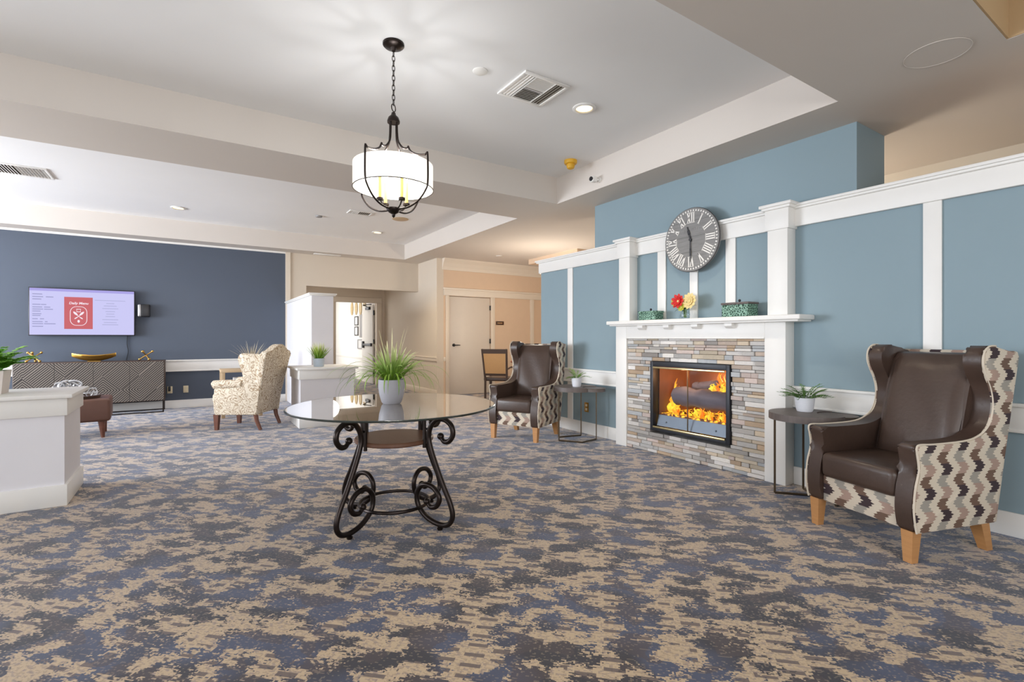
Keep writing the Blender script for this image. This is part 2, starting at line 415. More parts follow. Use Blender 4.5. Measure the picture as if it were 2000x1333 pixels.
M['grass'] = grass_mat('variegated_grass', (48, 116, 30), (164, 196, 64), (240, 236, 188), .19, .40)
M['grass2'] = grass_mat('green_grass', (48, 116, 28), (146, 190, 50), (214, 222, 120), .12, .30)
M['fern'] = grass_mat('fern_green', (44, 124, 24), (132, 206, 56), (176, 224, 90), .1, .5)
M['leafy'] = grass_mat('leaf_green', (58, 104, 44), (112, 152, 66), (150, 180, 110), .1, .3)
M['dry'] = grass_mat('dried_grass', (150, 130, 96), (196, 178, 140), (224, 214, 188), .1, .4)
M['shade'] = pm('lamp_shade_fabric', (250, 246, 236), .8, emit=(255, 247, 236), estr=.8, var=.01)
M['bulb'] = emis('lamp_bulb', (255, 240, 210), 10)
M['lens'] = emis('downlight_lens', (255, 226, 170), 3.2)
M['candle'] = pm('candle_sleeve', (226, 196, 110), .5, emit=(240, 205, 120), estr=.08)
M['plank'] = plank_mat(); M['numeral'] = pm('clock_white', (240, 236, 230), .6)
M['lattice'] = lattice_mat(); M['flame'] = flame_mat(); M['ember'] = ember_mat(); M['firebrick'] = pm('fire_brick', (128, 88, 68), .9, var=.25, vscale=9)
M['log'] = pm('charred_log', (112, 106, 116), .9, var=.45, vscale=14, bmp=.9, bscale=22, stretch=(1, .25, 1))
M['red_petal'] = pm('red_petals', (206, 34, 30), .6); M['cream_petal'] = pm('cream_petals', (236, 214, 150), .6)
M['lime_petal'] = pm('lime_petals', (196, 196, 70), .6)
M['yellow'] = pm('yellow_plastic', (224, 172, 40), .45)
M['switch'] = pm('ivory_plastic', (222, 208, 176), .5)
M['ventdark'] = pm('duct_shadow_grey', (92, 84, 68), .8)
M['door'] = pm('beige_door_paint', (218, 208, 196), .5, var=.02)
M['trim_beige'] = pm('cream_trim_paint', (224, 212, 196), .5, var=.02)
M['rattan'] = pm('rattan_panel', (206, 160, 108), .8, var=.15, vscale=120)
M['tan'] = pm('tan_wood', (198, 172, 138), .5, var=.08)
M['redwood'] = wood_mat('red_brown_table', (150, 76, 44), (180, 98, 60))
M['screen'] = emis('tv_screen', (208, 206, 252), .78); M['screen_bar'] = emis('tv_title_bar', (176, 168, 240), 0.74)
M['screen_red'] = emis('tv_red_card', (216, 96, 104), 0.70); M['screen_white'] = emis('tv_white', (250, 236, 246), 0.82)
M['screen_text'] = emis('tv_grey_text', (172, 172, 222), 0.66); M['screen_pale'] = emis('tv_pale_text', (190, 190, 236), 0.70)
M['paper'] = pm('photo_paper', (214, 214, 214), .6); M['frame_dark'] = pm('dark_frame', (70, 68, 68), .5); M['frame_grey'] = pm('grey_frame', (150, 148, 148), .5)
M['plaque'] = wood_mat('tan_plaque', (166, 140, 96), (206, 184, 140))
M['sign'] = pm('brown_sign', (64, 34, 12), .5); M['signtext'] = pm('sign_lettering', (206, 168, 120), .5)

# ------------------------------------------------------------------ setting
PX = 4.165                                   # room face of the blue partition
CZ = 2.83                                    # low ceiling
sbox('floor', M['carpet'], -6.5, 9.2, -3.6, 18.2, -.05, 0)
# ceiling with two long trays and a third at the right edge
T = [(-5.2, 3.738, 1.612, 4.72, 3.15), (-5.2, 3.732, 5.58, 9.807, 3.14), (-5.2, 3.738, -3.0, .775, 3.15)]
b = MB()
ys = [-3.6]
for t in (T[2], T[0], T[1]): ys += [t[2], t[3]]
ys.append(18.2)
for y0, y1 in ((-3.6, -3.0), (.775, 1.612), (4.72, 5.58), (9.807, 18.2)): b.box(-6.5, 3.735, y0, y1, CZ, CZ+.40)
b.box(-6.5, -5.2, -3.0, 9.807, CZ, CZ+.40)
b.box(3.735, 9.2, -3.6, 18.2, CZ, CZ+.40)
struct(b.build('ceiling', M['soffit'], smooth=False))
b = MB(); b.box(3.728, 3.7375, -3.0, .766, CZ+.002, 3.149); b.box(-5.19, 3.7375, .766, .7745, CZ+.002, 3.149); struct(b.build('ceiling', M['tan_faces'], smooth=False))  # thin panels that colour the third tray's sides tan
for t in T: sbox('ceiling', M['ceil'], t[0], t[1], t[2], t[3], t[4], t[4]+.06)
# outer walls (behind and beside the camera) with window openings
def wall_y(name, m, x, y0, y1, wins, th=.15, z1=3.2):
    b = MB(); cuts = sorted(wins); y = y0
    for (a, c, z0, zt) in cuts:
        b.box(x-th, x, y, a, 0, z1); b.box(x-th, x, a, c, 0, z0); b.box(x-th, x, a, c, zt, z1); y = c
    b.box(x-th, x, y, y1, 0, z1); return struct(b.build(name, m, smooth=False))
def wall_x(name, m, y, x0, x1, wins, th=.15, z1=3.2):
    b = MB(); x = x0
    for (a, c, z0, zt) in sorted(wins):
        b.box(x, a, y-th, y, 0, z1); b.box(a, c, y-th, y, 0, z0); b.box(a, c, y-th, y, zt, z1); x = c
    b.box(x, x1, y-th, y, 0, z1); return struct(b.build(name, m, smooth=False))
wall_y('wall_left', M['beige'], -6.5, -3.6, 18.2, [(-.4, 3.6, .6, 2.55), (5.4, 9.4, .6, 2.5)])
wall_x('wall_front', M['beige'], -3.5, -6.5, 9.2, [(-3.3, 2.3, .7, 2.7)])
wall_y('wall_east', M['peach'], 9.2, -3.6, 18.2, [])
# navy wall with the television, running on as the beige header wall
b = MB(); b.box(-6.5, 1.52, 10.2, 10.35, 0, CZ); struct(b.build('wall_back', M['navy'], smooth=False))
b = MB(); b.box(1.52, 1.888, 10.2, 10.35, 0, CZ); b.box(1.888, 4.2, 10.2, 10.35, 2.215, CZ); struct(b.build('wall_back', M['beige'], smooth=False))
sbox('trim_1', M['trim_beige'], 1.515, 1.60, 10.175, 10.2, 0, CZ)
sbox('trim_2', M['white'], -6.5, 1.515, 10.17, 10.2, 2.80, CZ)
b = MB(); b.box(-6.5, 1.515, 10.175, 10.2, .64, .80, .003); b.box(-6.5, 1.515, 10.155, 10.2, .80, .825, .006); b.box(-6.5, 1.515, 10.165, 10.2, .625, .645, .004)
struct(b.build('trim_3', M['white']))
sbox('baseboard_back', M['white'], -6.5, 1.515, 10.18, 10.2, 0, .135, .004)
# hallway recess behind the header
sbox('wall_hall_left', M['beige'], 1.05, 1.2, 10.35, 12.46, 0, CZ)
b = MB(); b.box(1.05, 2.98, 12.46, 12.6, 0, CZ); b.box(2.98, 3.99, 12.46, 12.6, 2.09, CZ); b.box(3.99, 4.2, 12.46, 12.6, 0, CZ)
struct(b.build('wall_hall', M['beige'], smooth=False))
b = MB(); b.box(2.86, 2.98, 12.43, 12.46, 0, 2.09, .004); b.box(3.99, 4.12, 12.43, 12.46, 0, 2.09, .004); b.box(2.86, 4.12, 12.425, 12.46, 2.09, 2.22, .004)
struct(b.build('trim_4', M['trim_beige']))
b = MB(); b.box(4.2, 4.35, 9.23, 12.6, 0, CZ); struct(b.build('wall_column', M['beige'], smooth=False))
b = MB(); b.box(4.18, 4.2, 9.215, 12.4, .72, .80, .004); b.box(4.17, 4.2, 9.205, 12.4, .785, .805, .004); struct(b.build('trim_5', M['trim_beige']))
sbox('baseboard_column', M['trim_beige'], 4.185, 4.2, 9.215, 12.42, 0, .13, .003)
# bright corridor past the hall door
sbox('wall_corridor_right', M['brightwall'], 4.10, 4.2, 12.6, 18.0, 0, CZ)
sbox('wall_corridor_end', M['brightwall'], 1.2, 4.2, 17.95, 18.1, 0, CZ)
sbox('wall_corridor_left', M['brightwall'], 1.05, 1.2, 12.6, 18.1, 0, CZ)
sbox('trim_6', M['white'], 4.085, 4.10, 12.75, 17.9, .60, .68, .003)
sbox('baseboard_corridor', M['white'], 4.085, 4.10, 12.75, 17.9, 0, .14, .003)
# wall with the plain door
DY = 9.23
b = MB(); b.box(4.35, 4.47, DY, DY+.15, 0, CZ); b.box(4.47, 5.47, DY, DY+.15, 2.07, CZ); b.box(5.47, 9.2, DY, DY+.15, 0, CZ)
struct(b.build('wall_door_side', M['peach'], smooth=False))
b = MB()
b.box(4.395, 4.47, DY-.025, DY, 0, 2.075, .003); b.box(5.47, 5.57, DY-.025, DY, 0, 2.075, .003); b.box(6.52, 6.62, DY-.025, DY, 0, 2.075, .003); b.box(7.5, 7.6, DY-.025, DY, 0, 2.075, .003)
b.box(4.35, 9.1, DY-.03, DY, 2.075, 2.20, .003); b.box(4.33, 9.1, DY-.05, DY, 2.20, 2.235, .004)
struct(b.build('trim_7', M['trim_beige']))
b = MB(); pr = [(0, 2.60), (-.02, 2.60), (-.03, 2.66), (-.07, 2.74), (-.12, 2.80), (-.12, CZ), (0, CZ)]
b.prism([(DY+y, z) for y, z in pr], 'x', 4.32, 9.1); struct(b.build('trim_8', M['trim_beige'], smooth=False))
b = MB(); b.box(4.35, 4.395, DY-.012, DY, .72, .805, .003); struct(b.build('trim_9', M['trim_beige']))
# low bulkhead and far walls of the dining room
sbox('wall_dining', M['peach'], 5.95, 6.1, -3.5, 3.0, 0, CZ)
b = MB(); b.prism([(5.95, CZ), (5.95, 2.76), (5.93, 2.72), (5.90, 2.70), (5.83, CZ)], 'y', -3.4, 3.0); struct(b.build('trim_10', M['trim_beige'], smooth=False))
sbox('trim_11', M['peach'], 5.9, 6.6, 6.86, 8.4, 2.73, CZ)

# blue partition with panel mouldings
b = MB(); PB = PX+.14
HY0, HY1, HZ0, HZ1 = 2.66, 3.485, .275, .92       # firebox opening
b.box(PX, PB, -3.5, HY0, 0, 2.255); b.box(PX, PB, HY1, 5.62, 0, 2.255); b.box(PX, PB, HY0, HY1, 0, HZ0); b.box(PX, PB, HY0, HY1, HZ1, 2.255)
struct(b.build('wall_right', M['blue'], smooth=False))
b = MB(); b.box(4.2, 4.69, 1.685, 4.55, 2.29, CZ); struct(b.build('wall_chimney', M['blue'], smooth=False))
b = MB(); b.box(4.13, PX, -3.4, 5.635, 2.11, 2.25, .003); b.box(4.105, PB+.03, -3.4, 5.66, 2.25, 2.268, .004); b.box(4.09, PB+.045, -3.4, 5.675, 2.266, 2.288, .005); b.box(PX-.01, PB+.02, 5.62, 5.645, 2.11, 2.25, .003)
struct(b.build('trim_12', M['white']))
for (y0, y1, z0) in ((4.92, 5.02, .14), (1.17, 1.27, .14), (.18, .28, .14), (-.85, -.75, .14), (3.424, 3.532, 1.38), (3.04, 3.13, 1.38), (2.64, 2.738, 1.38)):
    sbox('trim_13', M['white'], 4.15, PX, y0, y1, z0, 2.112, .002)
for (y0, y1) in ((4.025, 5.62), (-3.4, 2.125)):
    b = MB(); b.box(4.143, PX, y0, y1, .645, .79, .003); b.box(4.125, PX, y0, y1, .785, .808, .006); b.box(4.138, PX, y0, y1, .63, .65, .004); struct(b.build('trim_14', M['white']))
    sbox('baseboard_right', M['white'], 4.148, PX, y0, y1, 0, .145, .004)
for (y0, y1) in ((3.825, 3.985), (2.115, 2.28)):    # upper pilasters with caps
    b = MB(); b.box(4.04, PX, y0, y1, 1.386, 2.10, .003); b.box(4.025, PX, y0-.015, y1+.015, 2.09, 2.262, .003); b.box(4.005, PX, y0-.035, y1+.035, 2.255, 2.278, .005); b.box(3.99, PX, y0-.05, y1+.05, 2.276, 2.302, .005)
    struct(b.build('trim_15', M['white']))

# pony walls
def pony(name, x0, x1, y0, y1, zt=.80, cap=.03, apron=True, bb=.15):
    b = MB(); b.box(x0, x1, y0, y1, 0, zt-.03); o = struct(b.build(name, M['pony'], smooth=False))
    b = MB()
    if apron: b.box(x0-.018, x1+.018, y0-.018, y1+.018, zt-.155, zt-.028, .003)
    b.box(x0-cap-.02, x1+cap+.02, y0-cap-.02, y1+cap+.02, zt-.03, zt, .006)
    struct(b.build('trim_16', M['white']))
    b = MB(); b.box(x0-.018, x1+.018, y0-.018, y1+.018, 0, bb, .004); struct(b.build('baseboard_pony', M['white']))
pony('wall_pony_left', -3.6, -.755, 4.71, 5.31)
pony('wall_pony_middle', 1.22, 1.92, 6.99, 7.69)
b = MB(); b.box(1.54, 1.86, 7.92, 10.175, 0, 1.845); struct(b.build('wall_tall_divider', M['pony'], smooth=False))
b = MB(); b.box(1.51, 1.89, 7.89, 10.172, 1.845, 1.865, .004); b.box(1.495, 1.905, 7.875, 10.172, 1.862, 1.885, .005); struct(b.build('trim_17', M['white']))

# ------------------------------------------------------------------ doors
o = MB(); o.box(4.475, 5.465, DY+.02, DY+.06, .012, 2.062, .002); d1 = struct(o.build('door_1', M['door']))
b = MB(); b.cyl((4.59, DY+.02, 1.05), (4.59, DY+.005, 1.05), .032, n=24); b.cyl((4.59, DY+.005, 1.05), (4.59, DY-.04, 1.05), .011); b.tube([(4.585, DY-.04, 1.05), (4.66, DY-.042, 1.05), (4.715, DY-.036, 1.047)], [.011, .010, .008]); b.build('door_handle', M['blackpl'], d1)
for z in (.25, 1.13, 1.85):
    b = MB(); b.box(5.452, 5.476, DY-.008, DY+.02, z-.05, z+.05, .002); b.cyl((5.468, DY-.01, z-.052), (5.468, DY-.01, z+.052), .008); b.build('hinge', M['blackpl'], d1)
b = MB(); b.box(3.945, 3.985, 12.63, 13.56, .012, 2.06, .002); d2 = struct(b.build('door_2', M['brightwall']))
b = MB(); b.box(3.895, 3.93, 12.72, 13.45, .99, 1.05, .006); b.box(3.90, 3.945, 13.36, 13.46, .93, 1.11, .006); b.box(3.90, 3.945, 12.68, 12.74, .98, 1.06, .004); b.build('push_bar', M['black'], d2)
b = MB(); b.box(3.89, 3.944, 12.8, 13.1, 1.94, 2.01, .004); b.tube([(3.9, 12.95, 2.02), (3.75, 12.8, 2.05), (3.92, 12.64, 2.07)], .012); b.build('door_closer', M['black'], d2)
for z in (.3, 1.1, 1.85):
    b = MB(); b.box(3.95, 3.988, 12.595, 12.632, z-.06, z+.06, .002); b.build('hinge', M['blackpl'], d2)

# ------------------------------------------------------------------ fireplace
fp = thing('fireplace', 'white mantel fireplace with stacked grey stone surround and brass trimmed firebox', 'fireplace', (0, 0, 0))
for y0, y1 in ((3.862, 4.022), (2.125, 2.30)):
    b = MB(); b.box(4.03, PX, y0, y1, 0, 1.335, .003); b.build('pilaster', M['white'], fp)
b = MB(); b.box(4.03, PX, 2.30, 3.862, 1.20, 1.335, .003); b.box(4.02, PX, 2.30, 3.862, 1.192, 1.204, .003); b.build('frieze', M['white'], fp)
b = MB(); b.box(3.93, PX, 1.965, 4.075, 1.345, 1.385, .008, 3); b.box(3.955, PX, 1.99, 4.05, 1.33, 1.348, .006); ms = b.build('mantel_shelf', M['white'], fp)
for y in (3.28, 2.95, 2.60, 3.62):
    b = MB(); b.prism([(3.975, 1.33), (3.975, 1.305), (4.0, 1.285), (4.03, 1.285), (4.03, 1.33)], 'y', y-.035, y+.035); b.build('corbel', M['white'], fp, smooth=False)
# stacked stone
def stones():
    b = MB(); cl = b.bm.loops.layers.float_color.new('stone')
    pal = [(186,184,182), (206,202,198), (222,218,212), (168,164,160), (200,186,164), (214,196,172), (190,172,158), (176,180,184), (150,144,140), (226,222,218), (208,190,182), (186,160,132)]
    z = .004; rn = random.Random(3)
    while z < 1.19:
        h = rn.choice((.026, .032, .038, .045, .03)); h = min(h, 1.192-z)
        low = z+h < .25
        y = 2.302
        while y < 3.858:
            L = rn.uniform(.055, .22); y1 = min(y+L, 3.860)
            if 3.860-y1 < .05: y1 = 3.860
            spans = [(y, y1)]
            if z+h > .238 and z < .958:
                spans = []
                if y < 2.616: spans.append((y, min(y1, 2.616)))
                if y1 > 3.526: spans.append((max(y, 3.526), y1))
            for a, c in spans:
                if c-a < .008: continue
                xf = 4.048+rn.uniform(-.008, .010)-(.012 if low else 0)
                col = rn.choice(pal); k = rn.uniform(.9, 1.08); col = lin(tuple(min(255, q*k) for q in col))
                n0 = set(b.bm.faces); b.box(xf, PX-.002, a+.0012, c-.0012, z+.0012, z+h-.0012, .003, 1)
                for f in b.bm.faces:
                    if f not in n0:
                        for l in f.loops: l[cl] = (*col, 1)
            y = y1
        z += h
    return b.build('stone_facing', M['stone'], fp, smooth=False)
stones()
fb = MB()   # firebox frame
FX = 4.028
for (y0, y1, z0, z1) in ((2.618, 2.655, .24, .956), (3.487, 3.524, .24, .956), (2.655, 3.487, .905, .956), (2.655, 3.487, .24, .28)): fb.box(FX, 4.12, y0, y1, z0, z1, .002)
fo = fb.build('firebox', M['black'], fp)
b = MB(); b.box(FX-.012, FX, 2.66, 3.482, .885, .903, .004); b.box(FX-.012, FX, 2.66, 3.482, .272, .29, .004); b.bm.free()
for z0_, z1_ in ((.885, .903), (.272, .29)):
    b = MB(); b.box(FX-.012, FX, 2.66, 3.482, z0_, z1_, .004); b.build('brass_bar', M['palebrass'], fo)
for y0, y1 in ((2.66, 3.068), (3.074, 3.482)):
    b = MB(); b.box(FX+.012, FX+.017, y0, y1, .29, .888); dg = b.build('glass_door', M['doorglass'], fo, smooth=False)
    ye = y0 if y0 > 3 else y1; b = MB(); b.box(FX+.010, FX+.019, ye-.0013, ye+.0013, .29, .888); b.build('door_edge', M['bronze'], dg, smooth=False)
b = MB(); b.box(4.122, 4.62, HY0-.02, HY0+.006, .25, .94); b.box(4.122, 4.62, HY1-.006, HY1+.02, .25, .94); b.box(4.62, 4.64, HY0-.02, HY1+.02, .25, .94); b.box(4.122, 4.64, HY0-.02, HY1+.02, .912, .94); b.box(4.122, 4.64, HY0-.02, HY1+.02, .25, .281)
b.build('fire_chamber', M['firebrick'], fo, smooth=False)
b = MB(); b.hexa([(4.07, 2.675, .29), (4.07, 3.47, .29), (4.085, 3.47, .29), (4.085, 2.675, .29)], [(4.10, 2.675, .40), (4.10, 3.47, .40), (4.12, 3.47, .40), (4.12, 2.675, .40)])
for y in (2.79, 3.36): b.ball((4.078, y, .335), .009)
b.build('ash_guard', M['steel'], fo)
# logs, embers, flames
def log(name, p0, p1, r, lab, seed):
    rn = random.Random(seed); p0, p1 = Vector(p0), Vector(p1); n = 14; b = MB()
    pts = [p0.lerp(p1, i/n)+Vector((0, 0, rn.uniform(-.006, .006))) for i in range(n+1)]
    vs = b.tube(pts, [r*rn.uniform(.9, 1.08) for _ in pts], 14)
    for v in vs: v.co += Vector((rn.uniform(-1, 1), rn.uniform(-1, 1), rn.uniform(-1, 1)))*.004
    return tag(b.build(name, M['log']), lab, 'log')
log('fire_log', (4.24, 3.34, .60), (4.22, 2.68, .595), .095, 'thick grey charred log lying across the middle of the fireplace', 1)
log('fire_log', (4.42, 3.26, .68), (4.40, 2.95, .74), .05, 'charred log stub behind the thick log in the fireplace', 2)
b = MB(); rn = random.Random(5)
for i in range(60): b.ball((rn.uniform(4.17, 4.52), rn.uniform(2.71, 3.40), .42+rn.uniform(-.02, .012)), rn.uniform(.02, .035), (1, 1.2, .6), 8, 6)
b.box(4.13, 4.58, 2.672, 3.47, .2825, .415); tag(b.build('ember_bed', M['ember']), 'glowing orange ember bed under the fireplace logs', 'embers', kind='stuff')
b = MB()
def tongue(x, y, z, h, w, lean=0):
    n = 7; b.tube([(x+rn.uniform(-.01, .01), y+lean*(i/n)**1.5+.012*math.sin(i*1.7+y*40), z+h*i/n) for i in range(n+1)], [max(.002, w*math.sin(PI*(.12+.88*i/n))**.8*(1-.35*i/n)) for i in range(n+1)], 10, flat=.55)
for i in range(11): tongue(rn.uniform(4.22, 4.32), rn.uniform(3.385, 3.45), .42, rn.uniform(.12, .36), rn.uniform(.02, .036), -.03)
for i in range(20): tongue(rn.uniform(4.135, 4.17), rn.uniform(2.70, 3.34), .42, rn.uniform(.05, .10), rn.uniform(.016, .028))
for i in range(16): tongue(rn.uniform(4.36, 4.50), rn.uniform(2.70, 3.08), .66, rn.uniform(.08, .22), rn.uniform(.018, .034))
for i in range(8): tongue(4.24, rn.uniform(2.69, 2.95), .685, rn.uniform(.04, .09), .018)
tag(b.build('fire_flames', M['flame']), 'orange and yellow flames around the fireplace logs', 'fire', kind='stuff')
light('fire_glow', 'POINT', (4.16, 3.2, .86), 2.2, (1, .66, .4), size=.05)
light('fire_glow', 'POINT', (4.50, 2.90, .84), 10.0, (1, .45, .12), size=.08)

# things on the mantel
def lattice_box(y0, y1, x0, x1, z0, h, lab, knob):
    t = thing('decorative_box', lab, 'box', ((x0+x1)/2, (y0+y1)/2, z0), 0, 'green lattice boxes on the mantel')
    dx, dy = (x1-x0)/2, (y1-y0)/2
    b = MB(); b.box(-dx, dx, -dy, dy, 0, h, .006); b.build('box_body', M['lattice'], t)
    b = MB(); b.box(-dx-.006, dx+.006, -dy-.006, dy+.006, h, h+.018, .006)
    for i in range(7): b.ball((-dx-.004, -dy+(i+.5)*2*dy/7, h+.004), .012, (.5, 1.2, .8), 8, 6)
    l = b.build('lid', M['lattice'] if not knob else M['grey_wood'], t)
    b = MB(); b.cyl((0, 0, h+.017), (0, 0, h+.028), .006); b.ball((0, 0, h+.036), .012); b.build('knob', M['blackpl'], l)
lattice_box(3.41, 3.63, 3.97, 4.10, 1.386, .075, 'small green lattice box with dark knob on the left of the mantel', False)
lattice_box(2.395, 2.645, 3.95, 4.10, 1.386, .105, 'larger green lattice box with grey scalloped lid right of the flowers', True)
fv = thing('flower_vase', 'clear glass vase of red and cream flowers on the mantel below the clock', 'vase', (4.03, 3.09, 1.386))
b = MB(); b.lathe([(.0, 0), (.044, 0), (.050, .03), (.045, .07), (.038, .10), (.046, .115), (.043, .115), (.035, .10), (.041, .07), (.046, .03), (.0, .01)], 24); b.build('vase', M['vase'], fv)
b = MB(); rn = random.Random(8)
for i in range(12):
    a = rn.uniform(0, 2*PI); b.tube([(0.01*math.cos(a), .014*math.sin(a), .012), (.012*math.cos(a+1), .016*math.sin(a+1), .08), (.03*math.cos(a+.6), .05*math.sin(a+.6), .15)], .0028, 6)
for i in range(46): b.blade((rn.uniform(-.015, .015), rn.uniform(-.04, .04), .10), rn.uniform(0, 6.3), rn.uniform(.0, 1.3), rn.uniform(.05, .11), .032, 1.2)
b.build('stems', M['leafy'], fv)
def bloom(c, r, m, name, n=9, layers=2, face=(-1, 0, .15)):
    b = MB(); f = Vector(face).normalized(); q = f.to_track_quat('Z', 'Y').to_matrix().to_4x4()
    for L in range(layers):
        for i in range(n):
            a = 2*PI*(i+.5*L)/n; rr = r*(1-.3*L)
            b2 = b.ball((0, 0, 0), 1, (rr*.5, rr*.26, rr*.08), 8, 6)
            Mx = Matrix.Translation(c) @ q @ Matrix.Rotation(a, 4, 'Z') @ Matrix.Rotation(-.35-.3*L, 4, 'Y') @ Matrix.Translation((rr*.5, 0, 0))
            bmesh.ops.transform(b.bm, matrix=Mx, verts=b2)
    o = b.build(name, m, fv); b = MB(); b.ball(Vector(c)+f*r*.12, r*.17); b.build('flower_centre', M['cream_petal'], o); return o
bloom((-.03, .05, .17), .080, M['red_petal'], 'red_flower')
bloom((-.01, -.07, .165), .088, M['cream_petal'], 'cream_flower', 11, 4)
bloom((.01, .125, .17), .048, M['lime_petal'], 'lime_flower'); bloom((-.035, .012, .11), .045, M['lime_petal'], 'lime_flower')

# ------------------------------------------------------------------ wall clock
ck = thing('wall_clock', 'round grey plank wall clock with white Roman numerals above the mantel', 'clock', (4.088, 3.045, 2.15))
RQ = Matrix.Rotation(R(-90), 4, 'Y')       # lathe axis z -> -x
b = MB(); b.lathe([(0, 0), (.305, 0), (.305, .03), (0, .03)], 64, M=RQ); b.build('dial', M['plank'], ck)
b = MB(); pts = [(-.022, .305*math.cos(2*PI*i/64), .305*math.sin(2*PI*i/64)) for i in range(64)]; b.tube(pts, .0065, 8, closed=True); b.build('rim', M['frame_dark'], ck)
def cdir(a): return math.sin(a), math.cos(a)                  # clockwise as seen from -x: right on the dial is -y
def cpt(x, u, v): return (x, -u, v)
b = MB()
for i in range(60):
    s_, c_ = cdir(2*PI*i/60); u, v = .282*s_, .282*c_; w, l = .0062, .0085
    q = [(-w*c_+l*s_, w*s_+l*c_), (w*c_+l*s_, -w*s_+l*c_), (w*c_-l*s_, -w*s_-l*c_), (-w*c_-l*s_, w*s_-l*c_)]
    b.hexa([cpt(-.0305, u+a, v+d) for a, d in q], [cpt(-.033, u+a, v+d) for a, d in q])
b.build('minute_track', M['numeral'], ck)
def stroke(b, p0, p1, w, a, x0=-.0305, x1=-.034):
    s_, c_ = cdir(a)
    def G(p): return (p[0]*c_+p[1]*s_, -p[0]*s_+p[1]*c_)
    d = Vector((p1[0]-p0[0], p1[1]-p0[1])); n = Vector((-d.y, d.x)).normalized()*w/2
    q = [(p0[0]-n.x, p0[1]-n.y), (p1[0]-n.x, p1[1]-n.y), (p1[0]+n.x, p1[1]+n.y), (p0[0]+n.x, p0[1]+n.y)]
    q = [G(k) for k in q]; b.hexa([cpt(x0, *k) for k in q], [cpt(x1, *k) for k in q])
R0, R1 = .165, .262
def numeral(txt, a):
    wd = {'I': .022, 'V': .046, 'X': .046}; tot = sum(wd[c] for c in txt); x = -tot/2; b = MB()
    for c in txt:
        w = wd[c]; m = x+w/2
        if c == 'I': stroke(b, (m, R0), (m, R1), .0115, a)
        if c == 'V': stroke(b, (m-.016, R1), (m, R0), .0125, a); stroke(b, (m+.016, R1), (m, R0), .008, a)
        if c == 'X': stroke(b, (m-.016, R1), (m+.016, R0), .0125, a); stroke(b, (m+.016, R1), (m-.016, R0), .008, a)
        for rr in ((R0, R1) if c != 'V' else (R1,)): stroke(b, (m-w*.5, rr), (m+w*.5, rr), .0055, a)
        x += w
    b.build('numeral', M['numeral'], ck, smooth=False)
for i, t in enumerate(['XII', 'I', 'II', 'III', 'IIII', 'V', 'VI', 'VII', 'VIII', 'IX', 'X', 'XI']): numeral(t, 2*PI*i/12)
def hand(L, tail, w, a, x, name):
    b = MB()
    for p0, p1, ww in (((0, -tail), (0, 0), w*.8), ((0, 0), (0, L*.45), w), ((0, L*.40), (0, L*.72), w*1.5), ((0, L*.7), (0, L), w*.6)): stroke(b, p0, p1, ww, a, x, x-.003)
    b.lathe([(0, 0), (.014, 0), (.014, .006), (0, .006)], 16, M=Matrix.Translation((x, 0, 0)) @ RQ); b.build(name, M['blackpl'], ck, smooth=False)
hand(.135, .02, .017, R(-16), -.036, 'hour_hand'); hand(.215, .03, .009, R(180), -.041, 'minute_hand')
for txt, u, v, rot in (('A U', -.055, .092, 8), ('N I T E', .055, .098, -4)):
    me = text_mesh(txt, .036); o = bpy.data.objects.new('lettering', me); COL.objects.link(o); o.parent = ck; me.materials.append(M['frame_grey'])
    o.matrix_local = Matrix.Translation(cpt(-.032, u, v)) @ Matrix(((0,0,-1,0),(-1,0,0,0),(0,1,0,0),(0,0,0,1))) @ Matrix.Rotation(R(rot), 4, 'Z')

# ------------------------------------------------------------------ chandelier
CX, CY = 1.127, 3.16
ch = thing('chandelier', 'bronze chandelier with white drum shade hanging over the glass table', 'chandelier', (CX, CY, 3.149))
z0 = 3.149
b = MB(); b.lathe([(0, 0), (.07, 0), (.07, -.012), (.062, -.02), (.02, -.028), (.012, -.05), (0, -.05)], 32); b.build('canopy', M['iron'], ch)
b = MB(); n = 11; zt, zb = -.05, -.405
for i in range(n):
    zc = zt+(zb-zt)*(i+.5)/n; h = (zt-zb)/n*.66
    ring = [((.009*math.cos(a) if i % 2 else 0), (0 if i % 2 else .009*math.cos(a)), zc+h*math.sin(a)) for a in [2*PI*k/14 for k in range(14)]]
    b.tube(ring, .0026, 6, closed=True)
b.build('chain', M['iron'], ch)
b = MB(); b.tube([(.018*math.cos(a), .012*math.cos(a), -.425+.024*math.sin(a)) for a in [2*PI*k/20 for k in range(20)]], .0035, 6, closed=True); b.build('ring', M['iron'], ch)
b = MB(); b.lathe([(0, -.455), (.012, -.457), (.018, -.475), (.034, -.49), (.042, -.515), (.040, -.525), (0, -.525)], 24); b.build('hub', M['iron'], ch)
HU = z0
for k in range(4):
    a = R(-33.15+65+90*k+90); ca, sa = math.cos(a), math.sin(a)
    prof = [(.028, -.52), (.030, -.60), (.040, -.655), (.075, -.70), (.115, -.712)]
    p = cr([(r, z, 0) for r, z in prof], 5); p += [Vector((.118, -.700, 0))]
    p2 = cr([(.118, -.698, 0), (.14, -.735, 0), (.19, -.763, 0), (.255, -.774, 0)], 5)
    p3 = cr([(.268, -.758, 0), (.272, -.80, 0), (.272, -.95, 0), (.255, -1.0, 0), (.20, -1.06, 0), (.12, -1.095, 0), (.03, -1.10, 0)], 5)
    b = MB()
    for q in (p, p2, p3): b.tube([(v.x*ca, v.x*sa, v.y) for v in q], .0065, 8)
    b.tube([(.252*ca, .252*sa, -.774), (.269*ca, .269*sa, -.762)], .0065, 8)
    b.build('arm', M['iron'], ch)
b = MB(); b.lathe([(0, -1.085), (.045, -1.09), (.045, -1.10), (.032, -1.118), (.012, -1.13), (.010, -1.145), (0, -1.155)], 24); b.build('finial', M['iron'], ch)
